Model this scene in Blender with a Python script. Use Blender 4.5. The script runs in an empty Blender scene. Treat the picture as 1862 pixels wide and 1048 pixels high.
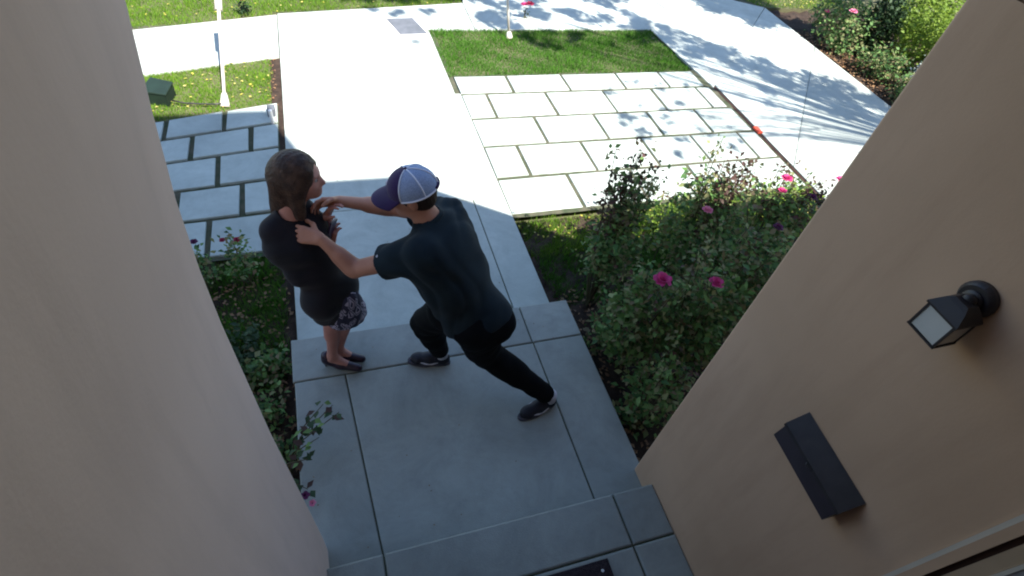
import bpy, math, random
import numpy as np
from mathutils import Matrix, Vector
random.seed(7); RNG = np.random.default_rng(11)
scn = bpy.context.scene

# ------------------------------------------------------------------ camera, sky, sun, exposure
CAM_Z = 3.1
cam = bpy.data.cameras.new('camera'); cam_o = bpy.data.objects.new('camera', cam)
scn.collection.objects.link(cam_o); scn.camera = cam_o
cam.sensor_width = 36; cam.lens = 1015/1862*36; cam.clip_start = 0.02; cam.clip_end = 500
Rm = Matrix(((0.95032, 0.13041, -0.28265), (-0.28242, 0.74307, -0.60671), (0.13090, 0.65639, 0.74298)))
cam_o.matrix_world = Matrix.Translation((0, 0, CAM_Z)) @ Rm.to_4x4()
SUN_DIR = Vector((-0.355, 0.935, -1.4)).normalized()       # the way the light travels
w = bpy.data.worlds.new('World'); scn.world = w; w.use_nodes = True
nt = w.node_tree; bg = nt.nodes['Background']
sky = nt.nodes.new('ShaderNodeTexSky'); sky.sky_type = 'NISHITA'; sky.sun_disc = False
sky.sun_elevation = math.asin(-SUN_DIR.z)
sky.sun_rotation = math.atan2(-SUN_DIR.x, -SUN_DIR.y)
sky.altitude = 50; sky.air_density = 1.0; sky.dust_density = 0.5; sky.ozone_density = 2.0
nt.links.new(sky.outputs[0], bg.inputs[0]); bg.inputs[1].default_value = 0.11
sl = bpy.data.lights.new('sun', 'SUN'); sl.energy = 4.6; sl.angle = math.radians(0.55); sl.color = (1.0, 0.95, 0.88)
so = bpy.data.objects.new('sun', sl); scn.collection.objects.link(so)
so.rotation_euler = SUN_DIR.to_track_quat('-Z', 'Y').to_euler(); so.location = (3, -6, 9)
scn.view_settings.view_transform = 'Standard'; scn.view_settings.look = 'None'
scn.view_settings.exposure = 1.58; scn.view_settings.gamma = 1; scn.view_settings.use_curve_mapping = False
scn.cycles.filter_width = 2.0

# ------------------------------------------------------------------ materials
M = {}
def mat(name, col, col2=None, scale=8.0, rough=0.8, bump=0.0, bscale=60.0, spec=0.3, metal=0.0, detail=5.0, contrast=(0.35, 0.65), trans=0.0, sheen=0.0):
    m = bpy.data.materials.new(name); m.use_nodes = True; n = m.node_tree.nodes; l = m.node_tree.links
    b = n['Principled BSDF']; b.inputs['Roughness'].default_value = rough
    b.inputs['Specular IOR Level'].default_value = spec; b.inputs['Metallic'].default_value = metal
    if sheen: b.inputs['Sheen Weight'].default_value = sheen
    tc = n.new('ShaderNodeTexCoord')
    if col2 is None: col2 = tuple(c*0.86 for c in col)
    no = n.new('ShaderNodeTexNoise'); no.inputs['Scale'].default_value = scale; no.inputs['Detail'].default_value = detail
    l.new(tc.outputs['Object'], no.inputs['Vector'])
    r = n.new('ShaderNodeValToRGB'); r.color_ramp.elements[0].position = contrast[0]; r.color_ramp.elements[1].position = contrast[1]
    r.color_ramp.elements[0].color = (*col, 1); r.color_ramp.elements[1].color = (*col2, 1)
    l.new(no.outputs['Fac'], r.inputs[0]); l.new(r.outputs[0], b.inputs['Base Color'])
    if bump:
        n2 = n.new('ShaderNodeTexNoise'); n2.inputs['Scale'].default_value = bscale; n2.inputs['Detail'].default_value = 4
        l.new(tc.outputs['Object'], n2.inputs['Vector'])
        bp = n.new('ShaderNodeBump'); bp.inputs['Strength'].default_value = bump; bp.inputs['Distance'].default_value = 0.01
        l.new(n2.outputs['Fac'], bp.inputs['Height']); l.new(bp.outputs[0], b.inputs['Normal'])
    if trans:
        tr = n.new('ShaderNodeBsdfTranslucent'); l.new(r.outputs[0], tr.inputs[0])
        mx = n.new('ShaderNodeMixShader'); mx.inputs[0].default_value = trans
        l.new(b.outputs[0], mx.inputs[1]); l.new(tr.outputs[0], mx.inputs[2]); l.new(mx.outputs[0], n['Material Output'].inputs[0])
    M[name] = m; return m
def island_mat(name, cols, rough=0.6, trans=0.25, spec=0.3):
    """each leaf or blade takes its own tone"""
    m = bpy.data.materials.new(name); m.use_nodes = True; n = m.node_tree.nodes; l = m.node_tree.links
    b = n['Principled BSDF']; b.inputs['Roughness'].default_value = rough; b.inputs['Specular IOR Level'].default_value = spec
    g = n.new('ShaderNodeNewGeometry'); r = n.new('ShaderNodeValToRGB'); r.color_ramp.interpolation = 'LINEAR'
    while len(r.color_ramp.elements) < len(cols): r.color_ramp.elements.new(0.5)
    for i, c in enumerate(cols):
        r.color_ramp.elements[i].position = i/(len(cols)-1); r.color_ramp.elements[i].color = (*c, 1)
    l.new(g.outputs['Random Per Island'], r.inputs[0]); l.new(r.outputs[0], b.inputs['Base Color'])
    tr = n.new('ShaderNodeBsdfTranslucent'); l.new(r.outputs[0], tr.inputs[0])
    mx = n.new('ShaderNodeMixShader'); mx.inputs[0].default_value = trans
    l.new(b.outputs[0], mx.inputs[1]); l.new(tr.outputs[0], mx.inputs[2]); l.new(mx.outputs[0], n['Material Output'].inputs[0])
    M[name] = m; return m

def concrete(name, c1, c2, c3):
    m = mat(name, c1, c2, scale=1.6, rough=0.85, bump=0.25, bscale=140, spec=0.25, detail=6, contrast=(0.3, 0.7))
    n = m.node_tree.nodes; l = m.node_tree.links; b = n['Principled BSDF']
    src = b.inputs['Base Color'].links[0].from_socket
    tc = n.new('ShaderNodeTexCoord')
    no = n.new('ShaderNodeTexNoise'); no.inputs['Scale'].default_value = 7; no.inputs['Detail'].default_value = 8; no.inputs['Roughness'].default_value = 0.7
    l.new(tc.outputs['Object'], no.inputs['Vector'])
    r = n.new('ShaderNodeValToRGB'); r.color_ramp.elements[0].position = 0.48; r.color_ramp.elements[1].position = 0.72
    l.new(no.outputs['Fac'], r.inputs[0])
    mx = n.new('ShaderNodeMix'); mx.data_type = 'RGBA'; mx.inputs['B'].default_value = (*c3, 1)
    mu = n.new('ShaderNodeMath'); mu.operation = 'MULTIPLY'; mu.inputs[1].default_value = 0.45
    l.new(r.outputs[0], mu.inputs[0]); l.new(mu.outputs[0], mx.inputs['Factor']); l.new(src, mx.inputs['A'])
    oi = n.new('ShaderNodeObjectInfo'); mr = n.new('ShaderNodeMapRange'); mr.inputs['To Min'].default_value = 0.90; mr.inputs['To Max'].default_value = 1.04; l.new(oi.outputs['Random'], mr.inputs['Value'])
    n3 = n.new('ShaderNodeTexNoise'); n3.inputs['Scale'].default_value = 2.6; n3.inputs['Detail'].default_value = 9; n3.inputs['Roughness'].default_value = 0.75; n3.inputs['Distortion'].default_value = 0.8
    l.new(tc.outputs['Object'], n3.inputs['Vector']); m3 = n.new('ShaderNodeMapRange'); m3.inputs['From Min'].default_value = 0.35; m3.inputs['From Max'].default_value = 0.65; m3.inputs['To Min'].default_value = 0.84; m3.inputs['To Max'].default_value = 1.05; l.new(n3.outputs['Fac'], m3.inputs['Value'])
    mm = n.new('ShaderNodeMath'); mm.operation = 'MULTIPLY'; l.new(mr.outputs[0], mm.inputs[0]); l.new(m3.outputs[0], mm.inputs[1])
    vm = n.new('ShaderNodeVectorMath'); vm.operation = 'SCALE'; l.new(mx.outputs['Result'], vm.inputs[0]); l.new(mm.outputs[0], vm.inputs['Scale'])
    l.new(vm.outputs[0], b.inputs['Base Color']); return m
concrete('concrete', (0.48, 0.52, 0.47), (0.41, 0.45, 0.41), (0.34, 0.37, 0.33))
concrete('concrete_dark', (0.37, 0.385, 0.345), (0.30, 0.315, 0.285), (0.24, 0.25, 0.22))  # darker concrete for the landing and porch slabs
concrete('paver_stone', (0.46, 0.515, 0.47), (0.39, 0.44, 0.405), (0.33, 0.365, 0.33))
def stucco(name, c1, c2, c3):
    m = mat(name, c1, c2, scale=1.3, rough=0.92, bump=0.045, bscale=110, detail=7, contrast=(0.32, 0.68))
    n = m.node_tree.nodes; l = m.node_tree.links; b = n['Principled BSDF']; src = b.inputs['Base Color'].links[0].from_socket
    tc = n.new('ShaderNodeTexCoord'); mp = n.new('ShaderNodeMapping'); mp.inputs['Scale'].default_value = (5, 5, 0.8); mp.inputs['Rotation'].default_value = (0.06, 0, 0)
    no = n.new('ShaderNodeTexNoise'); no.inputs['Scale'].default_value = 1.5; no.inputs['Detail'].default_value = 6; no.inputs['Roughness'].default_value = 0.65
    l.new(tc.outputs['Object'], mp.inputs['Vector']); l.new(mp.outputs[0], no.inputs['Vector'])
    r = n.new('ShaderNodeValToRGB'); r.color_ramp.elements[0].position = 0.45; r.color_ramp.elements[1].position = 0.75
    l.new(no.outputs['Fac'], r.inputs[0])
    mu = n.new('ShaderNodeMath'); mu.operation = 'MULTIPLY'; mu.inputs[1].default_value = 0.55; l.new(r.outputs[0], mu.inputs[0])
    mx = n.new('ShaderNodeMix'); mx.data_type = 'RGBA'; mx.inputs['B'].default_value = (*c3, 1)
    l.new(mu.outputs[0], mx.inputs['Factor']); l.new(src, mx.inputs['A']); l.new(mx.outputs['Result'], b.inputs['Base Color'])
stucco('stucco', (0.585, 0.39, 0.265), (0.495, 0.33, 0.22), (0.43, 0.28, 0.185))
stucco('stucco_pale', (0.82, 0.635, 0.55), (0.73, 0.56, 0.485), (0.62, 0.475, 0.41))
mat('soil', (0.055, 0.036, 0.025), (0.028, 0.018, 0.013), scale=14, rough=0.95, bump=0.9, bscale=60)
mat('joint_dirt', (0.095, 0.09, 0.06), (0.045, 0.06, 0.03), scale=12, rough=0.95, bump=0.8, bscale=80)
mat('earth', (0.12, 0.11, 0.06), (0.08, 0.085, 0.04), scale=1.2, rough=0.95, bump=0.5, bscale=20)
mat('asphalt', (0.06, 0.06, 0.062), (0.045, 0.045, 0.047), scale=9, rough=0.9, bump=0.5, bscale=150)
mat('white_paint', (0.78, 0.78, 0.76), (0.70, 0.70, 0.67), scale=6, rough=0.5)
mat('post_paint', (0.60, 0.55, 0.48), (0.50, 0.45, 0.39), scale=9, rough=0.7)
mat('trim_paint', (0.55, 0.50, 0.43), (0.49, 0.45, 0.39), scale=6, rough=0.5)
mat('tan_board', (0.42, 0.30, 0.20), (0.36, 0.26, 0.17), scale=5, rough=0.7, bump=0.1)
mat('grey_door', (0.32, 0.32, 0.33), (0.27, 0.27, 0.28), scale=3, rough=0.6)
mat('dark_wood', (0.05, 0.022, 0.014), (0.03, 0.014, 0.010), scale=7, rough=0.7)
mat('dark_metal', (0.022, 0.019, 0.021), (0.034, 0.028, 0.030), scale=18, rough=0.45, spec=0.5, bump=0.05)
mat('box_metal', (0.030, 0.022, 0.030), (0.042, 0.034, 0.044), scale=9, rough=0.42, spec=0.5, bump=0.05)
mat('frosted_glass', (0.60, 0.60, 0.58), (0.52, 0.53, 0.51), scale=9, rough=0.25, spec=0.5)
mat('shadow_green', (0.012, 0.026, 0.017), (0.009, 0.019, 0.012), scale=9, rough=0.6)  # dark green put where the square shadow falls
mat('lid_grey', (0.13, 0.14, 0.16), (0.10, 0.11, 0.125), scale=10, rough=0.85, bump=0.3, bscale=120)
mat('red_plastic', (0.65, 0.09, 0.04), (0.55, 0.08, 0.05), scale=9, rough=0.6)
mat('mat_rubber', (0.025, 0.018, 0.022), (0.05, 0.035, 0.04), scale=90, rough=0.95, bump=0.8, bscale=260)
mat('skin_tan', (0.52, 0.25, 0.165), (0.44, 0.20, 0.13), scale=9, rough=0.55, spec=0.35)
mat('skin_rosy', (0.50, 0.235, 0.18), (0.42, 0.18, 0.14), scale=9, rough=0.55, spec=0.35)
mat('shirt_cloth', (0.016, 0.027, 0.034), (0.010, 0.018, 0.024), scale=7, rough=0.92, bump=0.2, bscale=300, spec=0.15, sheen=0.05)
mat('trouser_cloth', (0.0065, 0.007, 0.008), (0.004, 0.0045, 0.0055), scale=7, rough=0.95, bump=0.2, bscale=300, spec=0.12)
mat('dress_cloth', (0.012, 0.009, 0.013), (0.007, 0.006, 0.009), scale=8, rough=0.85, bump=0.2, bscale=260, sheen=0.1)
mat('cap_purple', (0.034, 0.010, 0.075), (0.024, 0.007, 0.055), scale=9, rough=0.85, bump=0.3, bscale=500, sheen=0.2)
mat('cap_mesh', (0.40, 0.50, 0.70), (0.26, 0.33, 0.50), scale=260, rough=0.8, bump=0.6, bscale=420)
mat('cap_seam', (0.82, 0.84, 0.92), (0.74, 0.76, 0.86), scale=60, rough=0.8)
mat('hair_dark', (0.020, 0.012, 0.009), (0.035, 0.020, 0.013), scale=60, rough=0.6, bump=0.6, bscale=200)
mat('hair_brown', (0.035, 0.018, 0.012), (0.085, 0.046, 0.03), scale=26, rough=0.5, bump=0.7, bscale=90)
mat('shoe_black', (0.018, 0.017, 0.026), (0.012, 0.012, 0.018), scale=20, rough=0.6, bump=0.2, bscale=200)
mat('shoe_white', (0.62, 0.60, 0.64), (0.52, 0.50, 0.54), scale=20, rough=0.7)
mat('shoe_sole', (0.10, 0.095, 0.11), (0.07, 0.065, 0.08), rough=0.8)
mat('heel_leather', (0.030, 0.012, 0.026), (0.02, 0.009, 0.016), scale=20, rough=0.35, spec=0.5)
mat('eye_white', (0.42, 0.37, 0.34), rough=0.7, spec=0.05); mat('eye_dark', (0.03, 0.018, 0.012), rough=0.5, spec=0.1)
mat('lip', (0.34, 0.12, 0.10), rough=0.5)
mat('phone_case', (0.045, 0.02, 0.06), (0.03, 0.014, 0.045), rough=0.35, spec=0.5)
mat('stem', (0.07, 0.075, 0.03), (0.06, 0.04, 0.025), scale=20, rough=0.8)
mat('bark', (0.13, 0.10, 0.075), (0.07, 0.055, 0.04), scale=16, rough=0.95, bump=0.9, bscale=40)
mat('petal_pink', (0.70, 0.07, 0.26), (0.55, 0.04, 0.18), scale=30, rough=0.6, trans=0.3)
mat('petal_pale', (0.78, 0.30, 0.42), (0.70, 0.20, 0.33), scale=30, rough=0.6, trans=0.3)
mat('petal_red', (0.42, 0.025, 0.07), (0.30, 0.02, 0.06), scale=30, rough=0.6, trans=0.3)
mat('petal_dark', (0.16, 0.03, 0.11), (0.10, 0.02, 0.07), scale=30, rough=0.6, trans=0.3)
island_mat('leaf_rose', [(0.035, 0.085, 0.03), (0.08, 0.17, 0.05), (0.12, 0.23, 0.065), (0.17, 0.28, 0.085), (0.19, 0.14, 0.08), (0.28, 0.33, 0.14)], trans=0.3, rough=0.6, spec=0.22)
island_mat('leaf_bronze', [(0.06, 0.035, 0.025), (0.09, 0.04, 0.035), (0.05, 0.07, 0.025)], trans=0.25)
island_mat('leaf_bright', [(0.10, 0.17, 0.02), (0.16, 0.25, 0.03), (0.22, 0.30, 0.04)], trans=0.4)
island_mat('leaf_dark', [(0.016, 0.04, 0.014), (0.025, 0.055, 0.018), (0.035, 0.07, 0.02)], trans=0.15)
island_mat('leaf_silver', [(0.25, 0.29, 0.28), (0.36, 0.40, 0.40), (0.16, 0.21, 0.16)], trans=0.2)
island_mat('leaf_dry', [(0.20, 0.10, 0.045), (0.28, 0.17, 0.09), (0.12, 0.06, 0.035)], trans=0.1)
island_mat('leaf_yellow', [(0.55, 0.48, 0.08), (0.42, 0.38, 0.06), (0.60, 0.50, 0.20)], trans=0.2)
island_mat('grass_green', [(0.040, 0.12, 0.014), (0.065, 0.18, 0.02), (0.10, 0.235, 0.028)], trans=0.25, rough=0.8, spec=0.1)
island_mat('grass_lime', [(0.075, 0.17, 0.016), (0.12, 0.24, 0.022), (0.19, 0.30, 0.035)], trans=0.3, rough=0.8, spec=0.1)

# patterned skirt front: dark and pale angular figures
def pattern_mat():
    m = bpy.data.materials.new('skirt_print'); m.use_nodes = True; n = m.node_tree.nodes; l = m.node_tree.links
    b = n['Principled BSDF']; b.inputs['Roughness'].default_value = 0.85
    tc = n.new('ShaderNodeTexCoord'); v = n.new('ShaderNodeTexVoronoi'); v.inputs['Scale'].default_value = 15; v.distance = 'MANHATTAN'; v.feature = 'F1'
    mp = n.new('ShaderNodeMapping'); mp.inputs['Scale'].default_value = (1.6, 1.6, 0.7); mp.inputs['Rotation'].default_value = (0.2, 0.3, 0.4)
    l.new(tc.outputs['Object'], mp.inputs['Vector']); l.new(mp.outputs[0], v.inputs['Vector'])
    r = n.new('ShaderNodeValToRGB'); r.color_ramp.interpolation = 'CONSTANT'
    r.color_ramp.elements[0].position = 0; r.color_ramp.elements[0].color = (0.035, 0.03, 0.08, 1)
    r.color_ramp.elements[1].position = 0.30; r.color_ramp.elements[1].color = (0.48, 0.42, 0.52, 1)
    e = r.color_ramp.elements.new(0.52); e.color = (0.04, 0.035, 0.08, 1)
    e = r.color_ramp.elements.new(0.66); e.color = (0.40, 0.36, 0.46, 1)
    e = r.color_ramp.elements.new(0.80); e.color = (0.03, 0.028, 0.06, 1)
    l.new(v.outputs['Distance'], r.inputs[0]); l.new(r.outputs[0], b.inputs['Base Color']); M['skirt_print'] = m
pattern_mat()

# ------------------------------------------------------------------ helpers
def link(o): scn.collection.objects.link(o); return o
def mesh_obj(name, verts, faces, m, parent=None, smooth=False, kind=None, label=None, cat=None, group=None):
    off = np.array(parent.location) if (parent is not None and parent.parent is None) else (np.array(parent.parent.location) if parent is not None else np.zeros(3))
    v = np.asarray(verts, dtype=np.float64).reshape(-1, 3) - off
    me = bpy.data.meshes.new(name)
    if isinstance(faces, np.ndarray):
        k = faces.shape[1]; nf = len(faces)
        me.vertices.add(len(v)); me.vertices.foreach_set('co', v.astype(np.float32).ravel())
        me.loops.add(nf*k); me.loops.foreach_set('vertex_index', faces.astype(np.int32).ravel())
        me.polygons.add(nf); me.polygons.foreach_set('loop_start', np.arange(0, nf*k, k, dtype=np.int32))
        me.polygons.foreach_set('loop_total', np.full(nf, k, dtype=np.int32)); me.update(calc_edges=True)
    else:
        me.from_pydata([tuple(p) for p in v], [], [tuple(f) for f in faces]); me.update()
    if isinstance(m, str): m = M[m]
    me.materials.append(m)
    if smooth: me.polygons.foreach_set('use_smooth', [True]*len(me.polygons))
    o = bpy.data.objects.new(name, me); link(o)
    if parent is not None: o.parent = parent
    tag(o, label, cat, group, kind); return o
def tag(o, label=None, cat=None, group=None, kind=None):
    if label: o['label'] = label
    if cat: o['category'] = cat
    if group: o['group'] = group
    if kind: o['kind'] = kind
    return o
def empty(name, loc, label, cat, group=None):
    o = bpy.data.objects.new(name, None); o.empty_display_size = 0.1; o.location = loc; link(o)
    return tag(o, label, cat, group)
class MB:
    def __init__(s): s.v = []; s.f = []
    def add(s, v, f):
        n = len(s.v); s.v += [tuple(p) for p in v]; s.f += [tuple(i+n for i in q) for q in f]; return s
    def box(s, a, b, ch=0.0):
        return s.prism([(a[0], a[1]), (b[0], a[1]), (b[0], b[1]), (a[0], b[1])], a[2], b[2], ch)
    def prism(s, poly, z0, z1, ch=0.0):
        poly = [np.array(p, float) for p in poly]; n = len(poly)
        def inset(d):
            out = []
            for i in range(n):
                p0, p1, p2 = poly[i-1], poly[i], poly[(i+1) % n]
                e1 = (p1-p0)/np.linalg.norm(p1-p0); e2 = (p2-p1)/np.linalg.norm(p2-p1)
                n1 = np.array([-e1[1], e1[0]]); n2 = np.array([-e2[1], e2[0]])
                out.append(p1 + (n1+n2)*d/(1+max(-0.6, float(n1@n2))))
            return out
        rings = [(poly, z0)]
        if ch > 0: rings += [(poly, z1-ch), (inset(ch*0.35), z1-ch*0.3), (inset(ch), z1)]
        else: rings += [(poly, z1)]
        v = []; f = []
        for r, z in rings: v += [(p[0], p[1], z) for p in r]
        for k in range(len(rings)-1):
            for i in range(n):
                j = (i+1) % n; f.append((k*n+i, k*n+j, (k+1)*n+j, (k+1)*n+i))
        f.append(tuple(range(n-1, -1, -1))); f.append(tuple((len(rings)-1)*n+i for i in range(n)))
        return s.add(v, f)
    def tube(s, pts, rad, n=8, cap=True):
        pts = [np.array(p, float) for p in pts]; m = len(pts)
        if np.isscalar(rad): rad = [rad]*m
        v = []; f = []; prev = None
        for i in range(m):
            t = pts[min(i+1, m-1)] - pts[max(i-1, 0)]; t = t/(np.linalg.norm(t)+1e-9)
            if prev is None: a = np.cross(t, [0, 0, 1.0]); a = a if np.linalg.norm(a) > .1 else np.cross(t, [1.0, 0, 0])
            else: a = prev - t*(prev@t)
            a /= np.linalg.norm(a); prev = a; b = np.cross(t, a)
            for k in range(n):
                q = 2*math.pi*k/n; v.append(pts[i] + rad[i]*(a*math.cos(q)+b*math.sin(q)))
        for i in range(m-1):
            for k in range(n): f.append((i*n+k, i*n+(k+1) % n, (i+1)*n+(k+1) % n, (i+1)*n+k))
        if cap: f.append(tuple(range(n-1, -1, -1))); f.append(tuple((m-1)*n+k for k in range(n)))
        return s.add(v, f)
    def build(s, name, m, parent=None, smooth=False, **k): return mesh_obj(name, s.v, s.f, m, parent, smooth, **k)
def warp(x, y):
    """the left side of the yard runs at a slight slant to the path"""
    if x < -0.38 and y > 3.0: return y + min(max((y-3.3)*0.115, 0), 0.27)*(x+0.38)
    return y

# ------------------------------------------------------------------ ground
mesh_obj('ground', [(-120, -120, -0.26), (120, -120, -0.26), (120, 160, -0.26), (-120, 160, -0.26)], [(0, 1, 2, 3)], 'earth', kind='structure')
def sheet(name, x0, y0, x1, y1, z, m, amp=0.0, step=0.1, **k):
    nx = max(2, int((x1-x0)/step)); ny = max(2, int((y1-y0)/step)); v = []
    for j in range(ny+1):
        for i in range(nx+1):
            x = x0+(x1-x0)*i/nx; y = y0+(y1-y0)*j/ny
            v.append((x, warp(x, y), z + (random.uniform(-amp, amp) if amp else 0)))
    f = [(j*(nx+1)+i, j*(nx+1)+i+1, (j+1)*(nx+1)+i+1, (j+1)*(nx+1)+i) for j in range(ny) for i in range(nx)]
    return mesh_obj(name, v, f, m, smooth=True, kind='structure', **k)
soil_r = sheet('garden_bed', 1.47, 1.03, 4.74, 3.42, -0.20, 'soil', 0.02, 0.05)
soil_l = sheet('garden_bed', -2.6, 1.03, -0.37, 3.33, -0.20, 'soil', 0.02, 0.05)
soil_f = sheet('garden_bed', 7.16, 2.0, 14.0, 9.0, -0.20, 'soil', 0.03, 0.12)
# walkway from the porch to the pavement
def slabs(parent_name, m_base, base_poly, z, polys, ch=0.006, m='concrete', name='concrete_slab', thick=0.10, depth=0.010):
    base = MB().prism(base_poly, z-thick-0.04, z-depth).build(parent_name, m_base, kind='structure')
    for i, q in enumerate(polys):
        q = [(x, warp(x, y)) for x, y in q]
        zz = z + random.uniform(-0.0012, 0.0012)
        MB().prism(q, z-depth-0.02, zz, ch).build(name, m, base)
    return base
G = 0.0038
PZ = -0.14
slabs('path', 'joint_dirt', [(-0.355, 2.36), (1.475, 2.36), (1.475, 7.18), (-0.355, 7.18)], PZ,
      [[(-0.36, 2.352), (1.185-G, 2.352), (1.185-G, 3.72), (-0.36, 3.72)], [(1.185+G, 2.352), (1.48, 2.352), (1.48, 3.72), (1.185+G, 3.72)],
       [(-0.36, 3.725), (1.48, 3.725), (1.48, 5.49), (-0.36, 5.49)], [(-0.36, 5.495), (1.42, 5.495), (1.42, 7.18), (-0.36, 7.18)]])
yf = 2.35
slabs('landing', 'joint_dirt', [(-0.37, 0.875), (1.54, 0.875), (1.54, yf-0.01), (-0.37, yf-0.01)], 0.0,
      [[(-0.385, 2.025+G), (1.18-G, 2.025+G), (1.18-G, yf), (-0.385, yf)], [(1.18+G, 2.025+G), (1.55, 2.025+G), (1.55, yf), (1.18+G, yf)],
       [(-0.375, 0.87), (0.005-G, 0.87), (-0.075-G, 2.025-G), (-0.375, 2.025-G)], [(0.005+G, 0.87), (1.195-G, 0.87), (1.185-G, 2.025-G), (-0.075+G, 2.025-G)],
       [(1.195+G, 0.87), (1.55, 0.87), (1.55, 2.025-G), (1.185+G, 2.025-G)]], ch=0.008, thick=0.17, m='concrete_dark')
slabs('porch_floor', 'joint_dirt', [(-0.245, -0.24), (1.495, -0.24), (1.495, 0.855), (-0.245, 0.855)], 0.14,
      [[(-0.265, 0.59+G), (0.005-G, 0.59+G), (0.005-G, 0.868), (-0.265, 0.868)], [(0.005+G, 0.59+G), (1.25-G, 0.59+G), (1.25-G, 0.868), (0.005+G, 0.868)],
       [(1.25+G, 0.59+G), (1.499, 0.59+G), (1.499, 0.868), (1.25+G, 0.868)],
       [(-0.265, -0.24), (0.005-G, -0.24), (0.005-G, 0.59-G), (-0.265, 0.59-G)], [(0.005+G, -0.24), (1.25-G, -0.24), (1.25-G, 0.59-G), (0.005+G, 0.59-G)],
       [(1.25+G, -0.24), (1.499, -0.24), (1.499, 0.59-G), (1.25+G, 0.59-G)]], ch=0.010, thick=0.16, m='concrete_dark')
# pavers to the right of the path, in half-offset rows
pat_r = sheet('paver_bed', 1.485, 3.44, 4.76, 5.89, PZ-0.011, 'joint_dirt', 0.004, 0.06)
rows = [(3.47, 3.985, [1.49, 2.19, 2.87, 3.54, 4.20, 4.74]), (3.985, 4.49, [1.49, 1.825, 2.53, 3.24, 3.86, 4.48, 4.74]),
        (4.49, 4.985, [1.49, 2.17, 2.875, 3.55, 4.185, 4.72]), (4.985, 5.47, [1.49, 1.77, 2.47, 3.195, 3.85, 4.48, 4.69]),
        (5.47, 5.86, [1.49, 2.10, 2.80, 3.53, 4.135, 4.64])]
gp = 0.016; gy = 0.021
for y0, y1, xs in rows:
    for a, b in zip(xs[:-1], xs[1:]):
        j = lambda: random.uniform(-0.004, 0.004)
        a2 = a + (0.0 if a == 1.49 else gp)
        MB().prism([(a2+j(), y0+gy+j()), (b-gp+j(), y0+gy+j()), (b-gp+j(), y1-gy+j()), (a2+j(), y1-gy+j())], PZ-0.04, PZ+random.uniform(-0.003, 0.003), 0.006).build('paver', 'paver_stone', pat_r)
pat_l = sheet('paver_bed', -2.6, 3.31, -0.41, 5.46, PZ-0.022, 'joint_dirt', 0.004, 0.06)
rows = [(3.33, 3.80, -0.96), (3.80, 4.235, -0.72), (4.235, 4.69, -0.92), (4.69, 5.09, -0.655), (5.09, 5.46, -0.89)]
gp = 0.022
for y0, y1, xa in rows:
    xs = [xa-0.49*k for k in (4, 3, 2, 1, 0)] + ([xa+0.49] if xa+0.49 < -0.45 else []) + [-0.42]
    if y0 == 5.09: xs = [xa-0.49*k for k in (3, 2, 1, 0)] + [-0.42]
    for a, b in zip(xs[:-1], xs[1:]):
        if b-a < 0.1: continue
        q = [(a+gp, y0+gp), (b-gp*(b < -0.43), y0+gp), (b-gp*(b < -0.43), y1-gp), (a+gp, y1-gp)]
        q = [(x+random.uniform(-.004, .004), warp(x, y)+random.uniform(-.004, .004)) for x, y in q]
        MB().prism(q, PZ-0.05, PZ+random.uniform(-0.003, 0.003), 0.006).build('paver', 'paver_stone', pat_l)
# pavement across the front, both sides of the path head
slabs('pavement', 'joint_dirt', [(-6, 6.0), (-0.37, 6.43), (-0.37, 7.2), (4.7, 7.03), (4.7, 9.5), (2.14, 8.4), (2.12, 7.8), (-0.4, 7.30), (-6, 6.7)][:4] and [(-0.37, 7.2), (2.04, 7.02), (2.04, 7.78), (-0.37, 7.5)], PZ,
      [[(-0.36, 7.185), (1.40, 7.185), (1.40, 7.02), (2.03-G, 7.02), (2.05-G, 7.82), (-0.36, 7.44)]])
slabs('pavement', 'joint_dirt', [(2.06, 7.03), (4.60, 7.05), (4.75, 5.6), (7.0, 7.85), (7.0, 9.6), (2.2, 9.6)], PZ,
      [[(2.03+G, 7.02), (4.62, 7.02), (4.70, 6.0), (4.74, 5.44), (5.84, 6.52), (5.62, 6.88), (5.22, 7.64), (5.0, 8.6), (2.2, 8.6), (2.05+G, 7.82)],
       [(5.86, 6.54), (7.12, 7.80), (6.70, 8.05), (6.3, 8.6), (5.02, 8.6), (5.24, 7.64), (5.635, 6.885)]])
slabs('side_walk', 'joint_dirt', [(4.80, 1.2), (7.1, 1.2), (7.1, 7.75), (4.80, 5.45)], PZ,
      [[(4.80, 5.50), (4.80, 3.80+G), (7.13, 6.46+G), (7.13, 7.80-G)], [(4.80, 3.80-G), (4.80, 2.20+G), (7.13, 4.86+G), (7.13, 6.46-G)],
       [(4.80, 2.20-G), (4.80, 1.06), (7.13, 1.06), (7.13, 4.86-G)]])
slabs('pavement', 'joint_dirt', [(-6, 6.05), (-0.38, 6.4), (-0.38, 7.2), (-6, 6.9)], PZ,
      [[(-2.6, 6.38), (-0.37, 6.38), (-0.37, 7.41), (-2.6, 7.41)], [(-6.0, 6.38), (-2.61, 6.38), (-2.61, 7.41), (-6.0, 7.41)]])
MB().box((4.755, 1.06, -0.24), (4.785, 5.52, PZ-0.006)).build('edging_strip', 'dark_wood', kind='structure')
mesh_obj('street', [(-60, 12.0, -0.25), (60, 12.0, -0.25), (60, 19, -0.25), (-60, 19, -0.25)], [(0, 1, 2, 3)], 'asphalt', kind='structure')

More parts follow.
